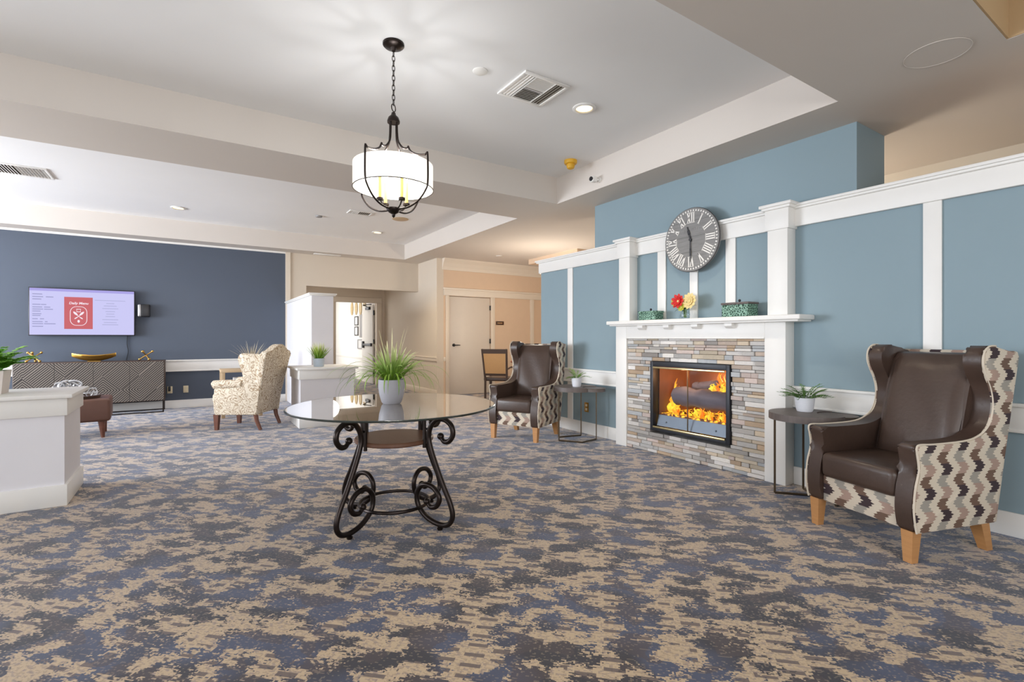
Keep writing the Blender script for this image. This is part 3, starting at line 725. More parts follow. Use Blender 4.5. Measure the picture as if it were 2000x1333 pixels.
b = MB(); b.lathe([(.258, -.965), (.258, -.805), (.254, -.805), (.254, -.965)], 64, cap=False); 
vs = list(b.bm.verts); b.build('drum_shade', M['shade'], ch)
b = MB()
b.tube([(.2595*math.cos(2*PI*i/64), .2595*math.sin(2*PI*i/64), -.964) for i in range(64)], .0032, 6, closed=True); b.build('shade_rim', M['iron'], ch)
for k in range(4):
    a = R(12+90*k); x, y = .10*math.cos(a), .10*math.sin(a)
    b = MB(); b.tube(cr([(.02*math.cos(a), .02*math.sin(a), -1.095), (.07*math.cos(a), .07*math.sin(a), -1.09), (x, y, -1.05)], 4), .005, 8); b.cyl((x, y, -1.055), (x, y, -1.04), .022, n=16); c_ = b.build('candle_arm', M['iron'], ch)
    b = MB(); b.cyl((x, y, -1.04), (x, y, -.90), .011, n=12); b.build('candle_sleeve', M['candle'], c_)
    b = MB(); b.ball((x, y, -.865), .018, (1, 1, 1.7)); b.build('bulb', M['bulb'], c_)
    light('chandelier_bulb', 'POINT', (CX+x*1.0, CY+y*1.0, z0-.815), 3.4, (.98, .99, 1), size=.012)

# ------------------------------------------------------------------ glass table
TX, TY = 1.134, 3.162
tb = thing('glass_table', 'round glass top table on dark bronze scroll legs in the middle', 'table', (TX, TY, 0))
b = MB(); b.lathe([(0, .748), (.658, .748), (.662, .752), (.662, .757), (.658, .76), (0, .76)], 96); b.build('glass_top', M['glass'], tb, ang=15)
prof = [(.385, .585), (.412, .555), (.452, .562), (.480, .605), (.466, .660), (.412, .692), (.350, .684), (.305, .635), (.290, .575), (.305, .505), (.348, .40), (.405, .28), (.458, .18), (.478, .10), (.445, .045), (.37, .033), (.275, .060), (.205, .125), (.195, .205), (.245, .262), (.325, .256), (.375, .20), (.355, .145), (.305, .13), (.275, .16)]
path = cr([(r, z, 0) for r, z in prof], 5)
for k in range(4):
    a = R(207+90*k); ca, sa = math.cos(a), math.sin(a)
    m = len(path); rad = [.0165*(.75+.25*min(1, min(i, m-1-i)/8)) for i in range(m)]
    b = MB(); b.tube([(v.x*ca, v.x*sa, v.y) for v in path], rad, 10); b.ball((path[0].x*ca, path[0].x*sa, path[0].y), .022); b.ball((path[-1].x*ca, path[-1].x*sa, path[-1].y), .022)
    b.lathe([(0, 0), (.016, 0), (.02, .012), (.01, .02), (.01, .035), (0, .035)], 12, c=(.38*ca, .38*sa, 0))
    b.cyl((.255*ca, .255*sa, .50), (.255*ca, .255*sa, .735), .012, n=8); b.cyl((.255*ca, .255*sa, .735), (.255*ca, .255*sa, .747), .026, n=16)
    b.tube([(.255*ca, .255*sa, .62), (.295*ca, .295*sa, .62)], .008, 6)
    b.build('leg', M['iron'], tb)
b = MB(); b.lathe([(0, .52), (.248, .52), (.255, .527), (.255, .543), (.248, .55), (0, .55)], 64); b.build('shelf', M['shelf'], tb)
b = MB(); b.tube([(.225*math.cos(2*PI*i/48), .225*math.sin(2*PI*i/48), .115) for i in range(48)], .011, 8, closed=True); b.build('ring', M['iron'], tb)

b = MB(); b.tube([(.663*math.cos(2*PI*i/96), .663*math.sin(2*PI*i/96), .754) for i in range(96)], .0058, 6, closed=True); b.build('glass_edge', M['edge'], tb)
# ------------------------------------------------------------------ plants
def pot_plant(name, label, loc, potprof, potm, fol, fm, soil, cat='plant', potname='pot'):
    t = thing(name, label, cat, loc)
    b = MB(); b.lathe(potprof, 40); b.build(potname, potm, t)
    b = MB(); b.lathe([(0, soil[1]-.02), (soil[0], soil[1]-.02), (soil[0], soil[1]), (0, soil[1]+.004)], 24); b.build('soil', M['soil'], t)
    b = MB(); fol(b); b.build('foliage', fm, t); return t
def fol_big(b):
    rn = random.Random(21)
    for i in range(80):
        a = rn.uniform(0, 2*PI); k = rn.random(); r = rn.uniform(0, .05)
        b.blade((r*math.cos(a), r*math.sin(a), .145), a+rn.uniform(-.4, .4), rn.uniform(1.0, 1.5)-.25*k, rn.uniform(.16, .30), rn.uniform(.018, .030), rn.uniform(.3, 2.2)*k+.2, 8, rn.uniform(-.8, .8))
    for i in range(48):
        a = rn.uniform(0, 2*PI); b.blade((.03*math.cos(a), .03*math.sin(a), .145), a, rn.uniform(.40, 1.0), rn.uniform(.28, .46), rn.uniform(.008, .014), rn.uniform(1.6, 2.9), 10, rn.uniform(-.6, .6))
    for a, L in ((2.2, .36), (1.2, .37), (-.4, .38), (-1.0, .36), (.3, .35)): b.blade((.02*math.cos(a), .02*math.sin(a), .15), a, 1.38, L, .013, .15, 8)
    for a, L in ((-1.75, .34), (-2.1, .29), (-1.5, .25), (-2.6, .31)): b.blade((.05*math.cos(a), .05*math.sin(a), .15), a, .75, L, .016, 3.4, 12)
pot_plant('potted_grass', 'variegated grass plant in grey pot on the glass table', (1.13, 3.205, .7605),
    [(0, 0), (.056, 0), (.066, .012), (.080, .06), (.087, .11), (.087, .162), (.080, .162), (.078, .11), (0, .10)], M['pot'], fol_big, M['grass'], (.077, .145))
def fol_tuft(seed, n, L0, L1, w, z, spread, droop, r0):
    def f(b):
        rn = random.Random(seed)
        for i in range(n):
            a = rn.uniform(0, 2*PI); k = rn.random()**.7; r = rn.uniform(0, r0)
            b.blade((r*math.cos(a), r*math.sin(a), z), a, PI/2-spread*k, rn.uniform(L0, L1), w*rn.uniform(.7, 1.2), droop*k, 6, rn.uniform(-.5, .5))
    return f
pot_plant('potted_grass', 'small bushy green grass in pale blue pot on the middle counter', (1.50, 7.22, .8005),
    [(0, 0), (.062, 0), (.066, .005), (.078, .115), (.072, .115), (.062, .02), (0, .02)], M['pot_blue'], fol_tuft(4, 120, .16, .27, .016, .09, .75, .35, .045), M['grass2'], (.068, .10))
def ribbed(r0, r1, h, n=10):
    p = [(0, 0), (r0, 0)]
    for i in range(n):
        t = i/n; r = r0+(r1-r0)*t**.6; p += [(r, h*t+.001), (r+.0022, h*(t+.5/n)), (r0+(r1-r0)*((i+1)/n)**.6, h*(i+1)/n)]
    return p+[(r1-.006, h), (r1-.01, h*.8), (0, h*.78)]
def fol_fern(seed, n, L0, L1, z, w=.012, r0=.02, tl=(.3, 1.3)):
    def f(b):
        rn = random.Random(seed)
        for i in range(n):
            az = rn.uniform(0, 2*PI); L = rn.uniform(L0, L1); a = rn.uniform(*tl); p = Vector((r0*math.cos(az), r0*math.sin(az), z)); h = Vector((math.cos(az), math.sin(az), 0)); pts = [p]
            for k in range(8): p = p+(h*math.cos(a)+Vector((0, 0, math.sin(a))))*L/8; a -= .14; pts.append(p)
            b.tube(pts, .0014, 5)
            for k in range(2, 9):
                for sg in (-1, 1): b.blade(pts[k], az+sg*rn.uniform(.5, .9), .35, L*.30*(1.15-.07*k), w, .5, 3)
            b.blade(pts[8], az, .3, L*.2, w, .4, 3)
    return f
pot_plant('potted_succulent', 'spiky green plant in ribbed white pot on the near side table', (3.925, 1.925, .6405), ribbed(.052, .068, .105), M['pot_white'], fol_fern(3, 36, .09, .16, .09, .011, .035, (.35, 1.4)), M['leafy'], (.058, .088))
pot_plant('potted_succulent', 'little green plant in white pot on the far side table', (3.775, 4.40, .6305), ribbed(.045, .060, .105), M['pot_white'], fol_fern(9, 16, .09, .15, .09, .012, .02, (.5, 1.4)), M['grass2'], (.052, .088))
fern = thing('potted_fern', 'bright green fern in square beige planter on the left counter', 'plant', (-1.21, 5.0, .8005))
b = MB(); b.hexa([(-.085, -.085, 0), (.085, -.085, 0), (.085, .085, 0), (-.085, .085, 0)], [(-.10, -.10, .165), (.10, -.10, .165), (.10, .10, .165), (-.10, .10, .165)]); b.build('planter', M['planter'], fern, smooth=False)
b = MB(); fol_fern(12, 84, .10, .23, .155, .042, .06, (.9, 1.65))(b); b.build('foliage', M['fern'], fern)

# ------------------------------------------------------------------ wing chairs
def wing_chair(label, loc, rz):
    t = thing('wing_chair', label, 'armchair', loc, rz, 'brown leather wing chairs with zigzag fabric')
    front = [(-.325, .17), (-.345, .28), (-.335, .40), (-.308, .50), (-.318, .58), (-.325, .615), (-.305, .635), (-.20, .632), (.02, .636), (.13, .655), (.21, .70), (.25, .77), (.26, .85), (.24, .93), (.20, 1.0), (.18, 1.06), (.19, 1.12), (.23, 1.152), (.28, 1.155)]
    f2 = [(v.x, v.y) for v in cr([(y, z, 0) for y, z in front], 4)]
    back = [(.36, 1.135), (.435, 1.12), (.46, 1.10), (.405, .85), (.34, .55), (.265, .17)]
    outline = f2+back
    for sx in (-1, 1):
        b = MB(); b.prism(outline, 'x', sx*.245, sx*.338, .022, 3); b.build('wing_arm', M['leather'], t, ang=60)
        b = MB(); b.prism([(y+.004 if y < .2 else y-.002, z-.004 if z > .2 else z) for y, z in outline], 'x', sx*.338, sx*.356, .005, 2); b.build('side_panel', M['zig'], t, ang=60)
        b = MB(); b.tube([(sx*.350, y, z) for y, z in f2], .0055, 6); b.build('piping', M['piping'], t)
    b = MB()
    inner = [(v.x, v.y) for v in cr([(.12, .43, 0), (.145, .55, 0), (.18, .70, 0), (.225, .88, 0), (.27, 1.03, 0), (.30, 1.095, 0), (.35, 1.11, 0)], 4)]
    b.prism(inner+[(.42, 1.09), (.37, .80), (.30, .43)], 'x', -.246, .246, .02, 3)
    # soft loose back pad
    nx, nz = 14, 14; grid = []
    for i in range(nx+1):
        row = []
        for j in range(nz+1):
            u = -1+2*i/nx; v = j/nz; z = .45+.645*v; yb = .120+.178*v**1.15
            bul = .050*max(0, (1-abs(u)**6))**.5*max(0, 1-abs(2*v-1)**8)**.5*(1-.25*v)+.004*math.sin(5*u+9*v)
            row.append(b.bm.verts.new((u*.236, yb-bul, z)))
        grid.append(row)
    for i in range(nx):
        for j in range(nz): b.bm.faces.new((grid[i][j], grid[i+1][j], grid[i+1][j+1], grid[i][j+1]))
    b.build('backrest', M['leather'], t, ang=70)
    b = MB(); b.prism([(.463, 1.12), (.475, 1.09), (.357, .55), (.285, .17), (.262, .17), (.33, .55), (.45, 1.09), (.435, 1.125)], 'x', -.352, .352, .004, 1); b.build('back_panel', M['zig'], t, ang=60)
    b = MB(); vs = b.box(-.243, .243, -.345, .15, .325, .475, .035, 4)
    for v in vs:
        if v.co.z > .44: v.co.z += .022*(1-(v.co.x/.243)**2)
    b.build('seat_cushion', M['leather'], t, ang=60)
    b = MB(); b.box(-.244, .244, -.315, .26, .17, .33, .004); b.build('front_rail', M['zig'], t)
    for sx in (-1, 1):
        b = MB(); x = sx*.30; b.hexa([(x-.024, -.325, 0), (x+.024, -.325, 0), (x+.024, -.28, 0), (x-.024, -.28, 0)], [(x-.033, -.33, .172), (x+.033, -.33, .172), (x+.033, -.265, .172), (x-.033, -.265, .172)]); b.build('leg', M['oak'], t, smooth=False)
        b = MB(); b.hexa([(x-.024, .255, 0), (x+.024, .255, 0), (x+.024, .30, 0), (x-.024, .30, 0)], [(x-.036, .185, .172), (x+.036, .185, .172), (x+.036, .25, .172), (x-.036, .25, .172)]); b.build('leg', M['oak'], t, smooth=False)
    for ch_ in t.children:
        for v in ch_.data.vertices: v.co.x *= .945
    return t
wc = wing_chair('brown leather wing chair with zigzag sides at the right edge', (3.60, 1.225, 0), R(163.1+90))
w2 = copy_tree(wc); w2.location = (3.455, 4.97, 0); w2.rotation_euler = (0, 0, R(207.5+90)); w2['label'] = 'brown leather wing chair with zigzag sides beyond the glass table, left of fireplace'

# cream patterned wing chair
cc = thing('wing_chair', 'cream patterned wing chair turned away beside the middle counter', 'armchair', (.66, 7.54, 0), R(147+90))
side = [(v.x, v.y) for v in cr([(-.27, .20, 0), (-.285, .35, 0), (-.275, .50, 0), (-.26, .57, 0), (-.10, .58, 0), (.05, .585, 0), (.10, .62, 0), (.085, .75, 0), (.04, .88, 0), (.03, .96, 0), (.08, 1.0, 0)], 4)]+[(.30, .99), (.36, .98), (.31, .55), (.27, .20)]
for sx in (-1, 1):
    b = MB(); b.prism(side, 'x', sx*.24, sx*.315, .02, 3); b.build('wing', M['meander'], cc, ang=60)
    b = MB(); b.tube([(sx*.29, -.30, .585), (sx*.29, -.29, .592), (sx*.29, -.10, .60), (sx*.285, .07, .60)], [.04, .056, .058, .05], 16); b.build('arm_roll', M['meander'], cc)
    b = MB(); x = sx*.265; b.hexa([(x-.02, -.29, 0), (x+.02, -.29, 0), (x+.02, -.25, 0), (x-.02, -.25, 0)], [(x-.03, -.30, .205), (x+.03, -.30, .205), (x+.03, -.235, .205), (x-.03, -.235, .205)]); b.build('leg', M['walnut'], cc, smooth=False)
    b = MB(); b.tube([(x, .235, .21), (x, .25, .12), (x, .30, .0)], [.03, .026, .022], 8); b.build('leg', M['walnut'], cc)
top = [(v.x, v.y) for v in cr([(-.36, .93, 0), (-.34, 1.01, 0), (-.23, 1.035, 0), (-.1, 1.095, 0), (0, 1.115, 0), (.1, 1.095, 0), (.23, 1.035, 0), (.34, 1.01, 0), (.36, .93, 0)], 5)]
b = MB(); n0 = b.prism(top+[(.30, .5), (.275, .20), (-.275, .20), (-.30, .5)], 'y', .28, .37, .02, 3)
for v in list(b.bm.verts): v.co.y += .10*(v.co.z-.6)/.5-.03
b.build('backrest', M['meander'], cc, ang=60)
b = MB(); b.box(-.235, .235, -.36, .22, .34, .47, .04, 4); b.build('seat_cushion', M['meander'], cc, ang=60)
b = MB(); b.box(-.24, .24, -.29, .25, .20, .34, .008); b.build('seat_rail', M['meander'], cc)

# ------------------------------------------------------------------ side tables
def side_table(label, loc, bx, by, legs, top):
    t = thing('side_table', label, 'table', loc, 0, 'two lobed side tables by the fireplace')
    ra, rb = .25, .128; d = math.hypot(bx, by); a0 = math.atan2(by, bx); rn_ = rb+.006
    ca_ = (ra*ra+d*d-rn_*rn_)/(2*ra*d); al = math.acos(ca_)                # notch of the big top round the small one
    be = math.acos((rn_*rn_+d*d-ra*ra)/(2*rn_*d))
    pts = [(ra*math.cos(a0+al+(2*PI-2*al)*i/48), ra*math.sin(a0+al+(2*PI-2*al)*i/48)) for i in range(49)]
    pts += [(bx+rn_*math.cos(a0+PI+be-2*be*i/16), by+rn_*math.sin(a0+PI+be-2*be*i/16)) for i in range(1, 16)]
    b = MB(); b.prism(pts, 'z', top-.05, top, .003, 2); b.build('large_top', M['grey_wood'], t, ang=30)
    b = MB(); b.prism([(bx+rb*math.cos(2*PI*i/40), by+rb*math.sin(2*PI*i/40)) for i in range(40)], 'z', top-.045, top-.008, .003, 2); sm_ = b.build('small_top', M['grey_wood'], t, ang=30)
    b = MB(); b.tube([(bx+(rb+.001)*math.cos(2*PI*i/40), by+(rb+.001)*math.sin(2*PI*i/40), top-.012) for i in range(40)], .003, 6, closed=True); b.build('metal_edge', M['bronze'], sm_)
    zt = top-.05
    for g in legs:
        b = MB(); p = [(g[0][0], g[0][1], zt)]+[(x, y, .009) for x, y in g]+[(g[-1][0], g[-1][1], zt)]
        for q, r_ in zip(p, p[1:]): b.tube([q, r_], .009, 4)
        b.build('leg_frame', M['bronze'], t, smooth=False)
    return t
side_table('grey two lobed side table between the fireplace and the near wing chair', (3.855, 1.88, 0), .134, -.155, [[(-.085, .19), (.12, -.05), (.20, .12)], [(-.02, -.21), (.18, -.22)]], .64)
side_table('grey two lobed side table between the far wing chair and the fireplace', (3.80, 4.46, 0), .10, -.22, [[(-.215, .03), (-.06, -.20), (.20, -.15)], [(.20, .12), (-.10, .18)]], .63)

# ------------------------------------------------------------------ ottoman and decoration
ot = thing('ottoman', 'brown leather ottoman bench behind the left counter', 'ottoman', (-1.37, 7.86, 0), R(4))
b = MB(); b.box(-.55, .55, -.30, .30, .20, .47, .035, 4); b.build('upholstery', M['leather2'], ot)
for sx in (-1, 1):
    for sy in (-1, 1):
        b = MB(); b.cyl((sx*.46, sy*.22, .21), (sx*.475, sy*.23, 0), .036, .018, 12); b.build('leg', M['walnut'], ot)
b = MB(); b.lathe([(0, 0), (.20, 0), (.215, .035), (.205, .035), (.195, .012), (0, .012)], 40)
tr = tag(b.build('serving_tray', M['darkwood'], loc=(-1.13, 7.84, .4705)), 'dark round tray on the ottoman', 'tray')
kn = MB(); rn = random.Random(2)
for i in range(9):
    a = rn.uniform(0, PI); r = rn.uniform(.07, .125); tl = rn.uniform(-.9, .9)
    pts = [(r*math.cos(q)*math.cos(a)+.03*math.sin(2*q), r*math.cos(q)*math.sin(a), .105+r*.62*math.sin(q+tl)) for q in [2*PI*k/26 for k in range(26)]]
    kn.tube(pts, .013, 6, closed=True, flat=.4)
tag(kn.build('knot_sculpture', M['silver'], loc=(-1.24, 7.90, .50)), 'silver and tan looped knot sculpture on the ottoman', 'ornament')
wb = MB()
for i in range(9):
    a = 2*PI*i/9; wb.tube(cr([(.05*math.cos(a), .05*math.sin(a), 0), (.075*math.cos(a+.3), .075*math.sin(a+.3), .05), (.06*math.cos(a+.6), .06*math.sin(a+.6), .10)], 4), .003, 6)
for z, r in ((0, .05), (.05, .075), (.10, .06)): wb.tube([(r*math.cos(2*PI*k/24), r*math.sin(2*PI*k/24), z+.003) for k in range(24)], .0035, 6, closed=True)
tag(wb.build('wire_basket', M['silver'], loc=(-1.02, 7.80, .4835)), 'small silver wire basket on the tray edge', 'basket')

# ------------------------------------------------------------------ sideboard and its things
sb = thing('sideboard', 'dark sideboard with diagonal reeded doors under the television', 'sideboard', (0, 0, 0))
SX0, SX1, SY = -2.12, -.345, 9.75
b = MB(); b.box(SX0, SX1, SY, 10.15, .19, .835, .003); b.build('cabinet', M['darkwood'], sb)
w = (SX1-SX0-.02)/4
for i in range(4):
    b = MB(); b.box(SX0+.01+i*w+.002, SX0+.01+(i+1)*w-.002, SY-.018, SY, .20, .822, .002); b.build('door', M['slat'], sb, smooth=False)
b = MB(); t_ = .018
for x in (SX0+.01, SX1-.03):
    for y in (SY+.0, 10.12): b.box(x, x+t_, y, y+t_, 0, .19)
for y in (SY+.0, 10.12): b.box(SX0+.01, SX1-.012, y, y+t_, 0, .016)
b.build('base_frame', M['iron'], sb, smooth=False)
def jack():
    b = MB()
    for d in ((1, 0, .75), (-.5, .86, .75), (-.5, -.86, .75)):
        d = Vector(d).normalized()*.105
        b.tube([-d, d], .009, 8); b.ball(-d, .019); b.ball(d, .019)
    return b.build('brass_jack', M['brass'])
j1 = jack(); j1.location = (-.60, 9.93, .835+.0830); tag(j1, 'brass jack ornament on the right end of the sideboard', 'ornament', 'brass jacks on the sideboard')
j2 = j1.copy(); COL.objects.link(j2); j2.location = (-1.93, 9.93, .835+.0830); j2.rotation_euler = (0, 0, .5); j2['label'] = 'brass jack ornament beside the fern on the left of the sideboard'
b = MB(); nu, nv = 24, 10; g1 = []
for s_, off in ((0, 0), (1, .008)):
    g = []
    for i in range(nu+1):
        u = -1+2*i/nu; hw = .10*(1-abs(u)**2.2)+.002; row = []
        for j in range(nv+1):
            v = -1+2*j/nv; zb = .075*abs(u)**2.0; zr = .085+.035*abs(u)**2
            row.append(b.bm.verts.new((u*.265, v*hw*(1-off*4), zb+(zr-zb)*abs(v)**2.2+off)))
        g.append(row)
    for i in range(nu):
        for j in range(nv): b.bm.faces.new((g[i][j], g[i+1][j], g[i+1][j+1], g[i][j+1]))
    g1.append(g)
for i in range(nu):
    for j in (0, nv): b.bm.faces.new((g1[0][i][j], g1[0][i+1][j], g1[1][i+1][j], g1[1][i][j]))
b.box(-.08, .08, -.03, .03, -.004, .004)
tag(b.build('boat_bowl', M['gold'], loc=(-1.245, 9.93, .8395)), 'long gold boat shaped bowl on the sideboard', 'bowl')

# ------------------------------------------------------------------ television
tv = thing('television', 'wall mounted television showing a pale menu screen with red card', 'television', (-1.39, 10.12, 1.60))
b = MB(); b.box(-.635, .635, -.02, .03, -.365, .365, .006); b.box(-.25, .25, .03, .078, -.2, .2, .004); b.build('housing', M['blackpl'], tv)
def rect(x0, x1, z0, z1, y, m, name, par): b = MB(); b.box(x0, x1, y-.0006, y, z0, z1); return b.build(name, m, par, smooth=False)
scr = rect(-.622, .622, -.352, .352, -.0205, M['screen'], 'screen', tv)
b = MB(); b.box(-.622, .622, -.0222, -.0212, .312, .352); b.build('title_bar', M['screen_bar'], scr, smooth=False)
b = MB(); b.box(-.232, .105, -.0222, -.0212, -.262, .232); b.build('red_card', M['screen_red'], scr, smooth=False)
me = text_mesh('Daily Menu', .050, .0004, .0012, .18); me.materials.append(M['screen_white']); o = bpy.data.objects.new('card_title', me); COL.objects.link(o); o.parent = scr
o.matrix_local = Matrix.Translation((-.063, -.0232, .137)) @ Matrix.Rotation(R(90), 4, 'X')
b = MB(); E_ = []       # emblem: rounded frame, crossed whisks, toque and egg
cx, cz = -.063, -.06
for q, (sx, sz) in enumerate(((1, 1), (-1, 1), (-1, -1), (1, -1))):
    for k in range(7):
        a = q*PI/2+PI/2*k/6; E_.append((cx+sx*.028+.07*math.cos(a), -.0232, cz+sz*.06+.085*math.sin(a)))
b.tube(E_, .004, 6, closed=True)
for sg in (-1, 1):
    p = [(cx-sg*.06, -.06), (cx-sg*.015, -.022), (cx, -.008)]
    b.tube([(cx+sg*.062*(k/6), -.0232, -.065+.072*(k/6)) for k in range(7)], [.003, .004, .010, .014, .015, .012, .004], 8, flat=.1)
    b.tube([(cx-sg*.050*(k/4), -.0232, -.065-.042*(k/4)) for k in range(5)], [.003, .004, .007, .008, .003], 8, flat=.1)
b.tube([(cx-.022, -.0232, .005), (cx+.022, -.0232, .005), (cx+.024, -.0232, .045), (cx-.024, -.0232, .045)], .006, 6, closed=True)
b.ball((cx, -.0232, -.142), .018, (.8, .05, 1.2)); b.build('card_emblem', M['screen_white'], scr)
b = MB(); rn = random.Random(6)
rows = [(.262, [(.0, .11)]), (.222, [(0, .12), (.15, .235)]), (.186, [(0, .10)]), (.105, [(0, .09), (.095, .155)]), (.066, [(0, .11), (.13, .20)]), (.034, [(0, .12), (.13, .23)]), (.004, [(0, .09)]), (-.036, [(0, .10)]), (-.062, [(0, .09)]), (-.112, [(0, .06), (.085, .13)]), (-.155, [(0, .115), (.14, .17)]), (-.186, [(0, .12), (.13, .26)]), (-.226, [(0, .12)])]
b.bm.free()
def line(x0, x1, z, h, m): b = MB(); b.box(x0, x1, -.0222, -.0212, z-h, z+h); b.build('text_line', m, scr, smooth=False)
for z, sp in rows:
    for x0, x1 in sp: line(-.59+x0, -.59+x1, z, .007, M['screen_text'])
line(.13, .51, .193, .005, M['screen_pale'])
for i, (z, hw) in enumerate(((.148, .05), (.108, .08), (.066, .10), (.02, .06), (-.02, .05), (-.06, .06), (-.11, .10), (-.155, .08), (-.19, .10))): line(.32-hw, .32+hw, z, .006, M['screen_pale'])
b = MB(); b.tube(cr([(-.86, 10.185, 1.25), (-.865, 10.185, 1.1), (-.85, 10.185, .98), (-.87, 10.185, .86), (-.87, 10.17, .80)], 5), .006, 6); tag(b.build('television_cable', M['black']), 'dark cable running down the navy wall below the television', 'cable')
sd = thing('soap_dispenser', 'black and silver dispenser on the navy wall right of the television', 'dispenser', (-.635, 10.2, 1.65))
b = MB(); b.box(-.045, .078, -.11, 0, -.105, .105, .02, 3); b.build('casing', M['blackpl'], sd)
b = MB(); b.box(-.085, -.04, -.12, -.005, -.1, .1, .015, 3); b.build('cover', M['silver'], sd)

# ------------------------------------------------------------------ wall plates, signs
def plate(name, label, loc, rz, m, cat, slots=True):
    t = thing(name, label, cat, loc, rz)
    b = MB(); b.box(-.037, .037, -.007, 0, -.06, .06, .003); b.build('plate', m, t)
    if slots:
        for z in (-.025, .025):
            b = MB(); b.box(-.017, .017, -.0095, -.0065, z-.015, z+.015, .003); b.build('socket', M['switch'], t)
    return t
plate('power_outlet', 'ivory wall outlet on the navy wall, the right one of the pair', (-.064, 10.199, .315), 0, M['switch'], 'outlet')
po = plate('power_outlet', 'ivory wall outlet with black plug beside the sideboard', (-.29, 10.199, .315), 0, M['switch'], 'outlet')
b = MB(); b.box(-.02, .016, -.045, -.0065, -.03, .05, .006); tag(b.build('power_plug', M['blackpl'], loc=(-.295, 10.199, .325)), 'black plug in the outlet beside the sideboard', 'plug')
plate('power_outlet', 'beige outlet on the blue partition behind the far side table', (4.164, 4.66, .33), R(-90), M['gold'], 'outlet')
sg = thing('room_sign', 'small brown sign plate with pale lettering right of the plain door', 'sign', (5.706, DY-.001, 1.525))
b = MB(); b.box(-.10, .10, -.012, 0, -.04, .04, .003); b.build('plate', M['sign'], sg)
b = MB(); x = -.065
for wd in (.026, .022, .028, .024, .022): b.box(x, x+wd-.006, -.0145, -.0115, -.011, .011); x += wd+.002
b.build('lettering', M['signtext'], sg, smooth=False)

# ------------------------------------------------------------------ corridor pictures
pos = [(15.1, 2.08), (14.65, 2.07), (14.22, 2.05), (13.82, 2.03)]
labs = ['leftmost', 'second from left', 'third from left', 'rightmost']
for (y, z), l in zip(pos, labs):
    b = MB(); b.lathe([(0, 0), (.13, 0), (.14, .01), (.13, .022), (.10, .026), (0, .026)], 32, M=Matrix.Diagonal((1, 1, 1.45, 1)) @ RQ)
    tag(b.build('oval_plaque', M['plaque'], loc=(4.099, y, z)), f'tan oval plaque high on the corridor wall, {l} of four', 'plaque', 'oval plaques on the corridor wall')
def picture(y, z, w, h, label, fm, group=None):
    t = thing('picture_frame', label, 'picture', (4.099, y, z), R(-90), group)
    b = MB(); e = .03
    for x0, x1, a, c in ((-w/2, w/2, h/2-e, h/2), (-w/2, w/2, -h/2, -h/2+e), (-w/2, -w/2+e, -h/2+e, h/2-e), (w/2-e, w/2, -h/2+e, h/2-e)): b.box(x0, x1, -.025, 0, a, c)
    b.build('frame', fm, t, smooth=False)
    b = MB(); b.box(-w/2+e, w/2-e, -.012, 0, -h/2+e, h/2-e); b.build('print', M['paper'], t, smooth=False); return t
for y, z, l in ((14.62, 1.70, 'upper left'), (14.62, 1.40, 'lower left'), (13.72, 1.68, 'upper right'), (13.72, 1.38, 'lower right')):
    picture(y, z, .36, .27, f'small dark framed photo in corridor, {l} of the tall grey panel', M['frame_dark'], 'framed photos around the grey panel')
b = MB(); b.box(-.13, .13, -.02, 0, -.33, .33, .003); tp = tag(b.build('wall_panel', M['frame_grey'], loc=(4.099, 14.17, 1.54)), 'tall narrow grey panel between the small corridor photos', 'picture'); tp.rotation_euler = (0, 0, R(-90))
picture(14.22, 1.02, .5, .28, 'single grey framed certificate below the photo group in corridor', M['frame_grey'])

# ------------------------------------------------------------------ dining chair, table, end table
dc = thing('dining_chair', 'dark wooden chair with tan cane back behind the far wing chair', 'chair', (4.74, 7.70, 0), R(133))
for sx in (-1, 1):
    b = MB(); b.tube([(sx*.20, .20, 0), (sx*.20, .19, .44), (sx*.21, .24, .70), (sx*.225, .31, 1.0)], [.02, .022, .022, .02], 8); b.build('leg', M['darkwood'], dc)
    b = MB(); b.tube([(sx*.21, -.20, 0), (sx*.21, -.21, .44)], [.016, .022], 8); b.build('leg', M['darkwood'], dc)
    b = MB(); b.tube([(sx*.215, .22, .64), (sx*.23, .0, .665), (sx*.235, -.16, .655), (sx*.225, -.19, .60), (sx*.215, -.20, .44)], .016, 8); b.build('armrest', M['darkwood'], dc)
b = MB(); b.hexa([(-.205, .275, .92), (.205, .275, .92), (.205, .31, .92), (-.205, .31, .92)], [(-.22, .293, 1.0), (.22, .293, 1.0), (.22, .328, 1.0), (-.22, .328, 1.0)]); b.hexa([(-.19, .195, .52), (.19, .195, .52), (.19, .225, .52), (-.19, .225, .52)], [(-.19, .207, .56), (.19, .207, .56), (.19, .237, .56), (-.19, .237, .56)]); b.build('back_rail', M['darkwood'], dc, smooth=False)
b = MB(); b.hexa([(-.192, .212, .56), (.192, .212, .56), (.192, .226, .56), (-.192, .226, .56)], [(-.206, .288, .92), (.206, .288, .92), (.206, .302, .92), (-.206, .302, .92)]); b.build('cane_back', M['rattan'], dc, smooth=False)
b = MB(); b.box(-.235, .235, -.24, .19, .42, .485, .02, 3); b.build('seat', M['leather'], dc)
dt = thing('dining_table', 'red brown round table in the side room behind the far wing chair', 'table', (5.43, 7.55, 0))
b = MB(); b.lathe([(0, .73), (.43, .73), (.45, .745), (.44, .765), (0, .765)], 48); b.build('tabletop', M['redwood'], dt)
b = MB(); b.lathe([(.24, 0), (.24, .03), (.08, .06), (.05, .2), (.06, .5), (.12, .73), (0, .73)], 24); b.build('pedestal', M['darkwood'], dt)
et = thing('end_table', 'light tan end table behind the cream wing chair', 'table', (.66, 8.72, 0), R(0))
b = MB(); b.box(-.28, .28, -.25, .25, .68, .72, .004); b.build('tabletop', M['tan'], et)
b = MB(); b.box(-.26, .26, -.23, .23, .52, .54, .003); b.build('shelf', M['tan'], et)
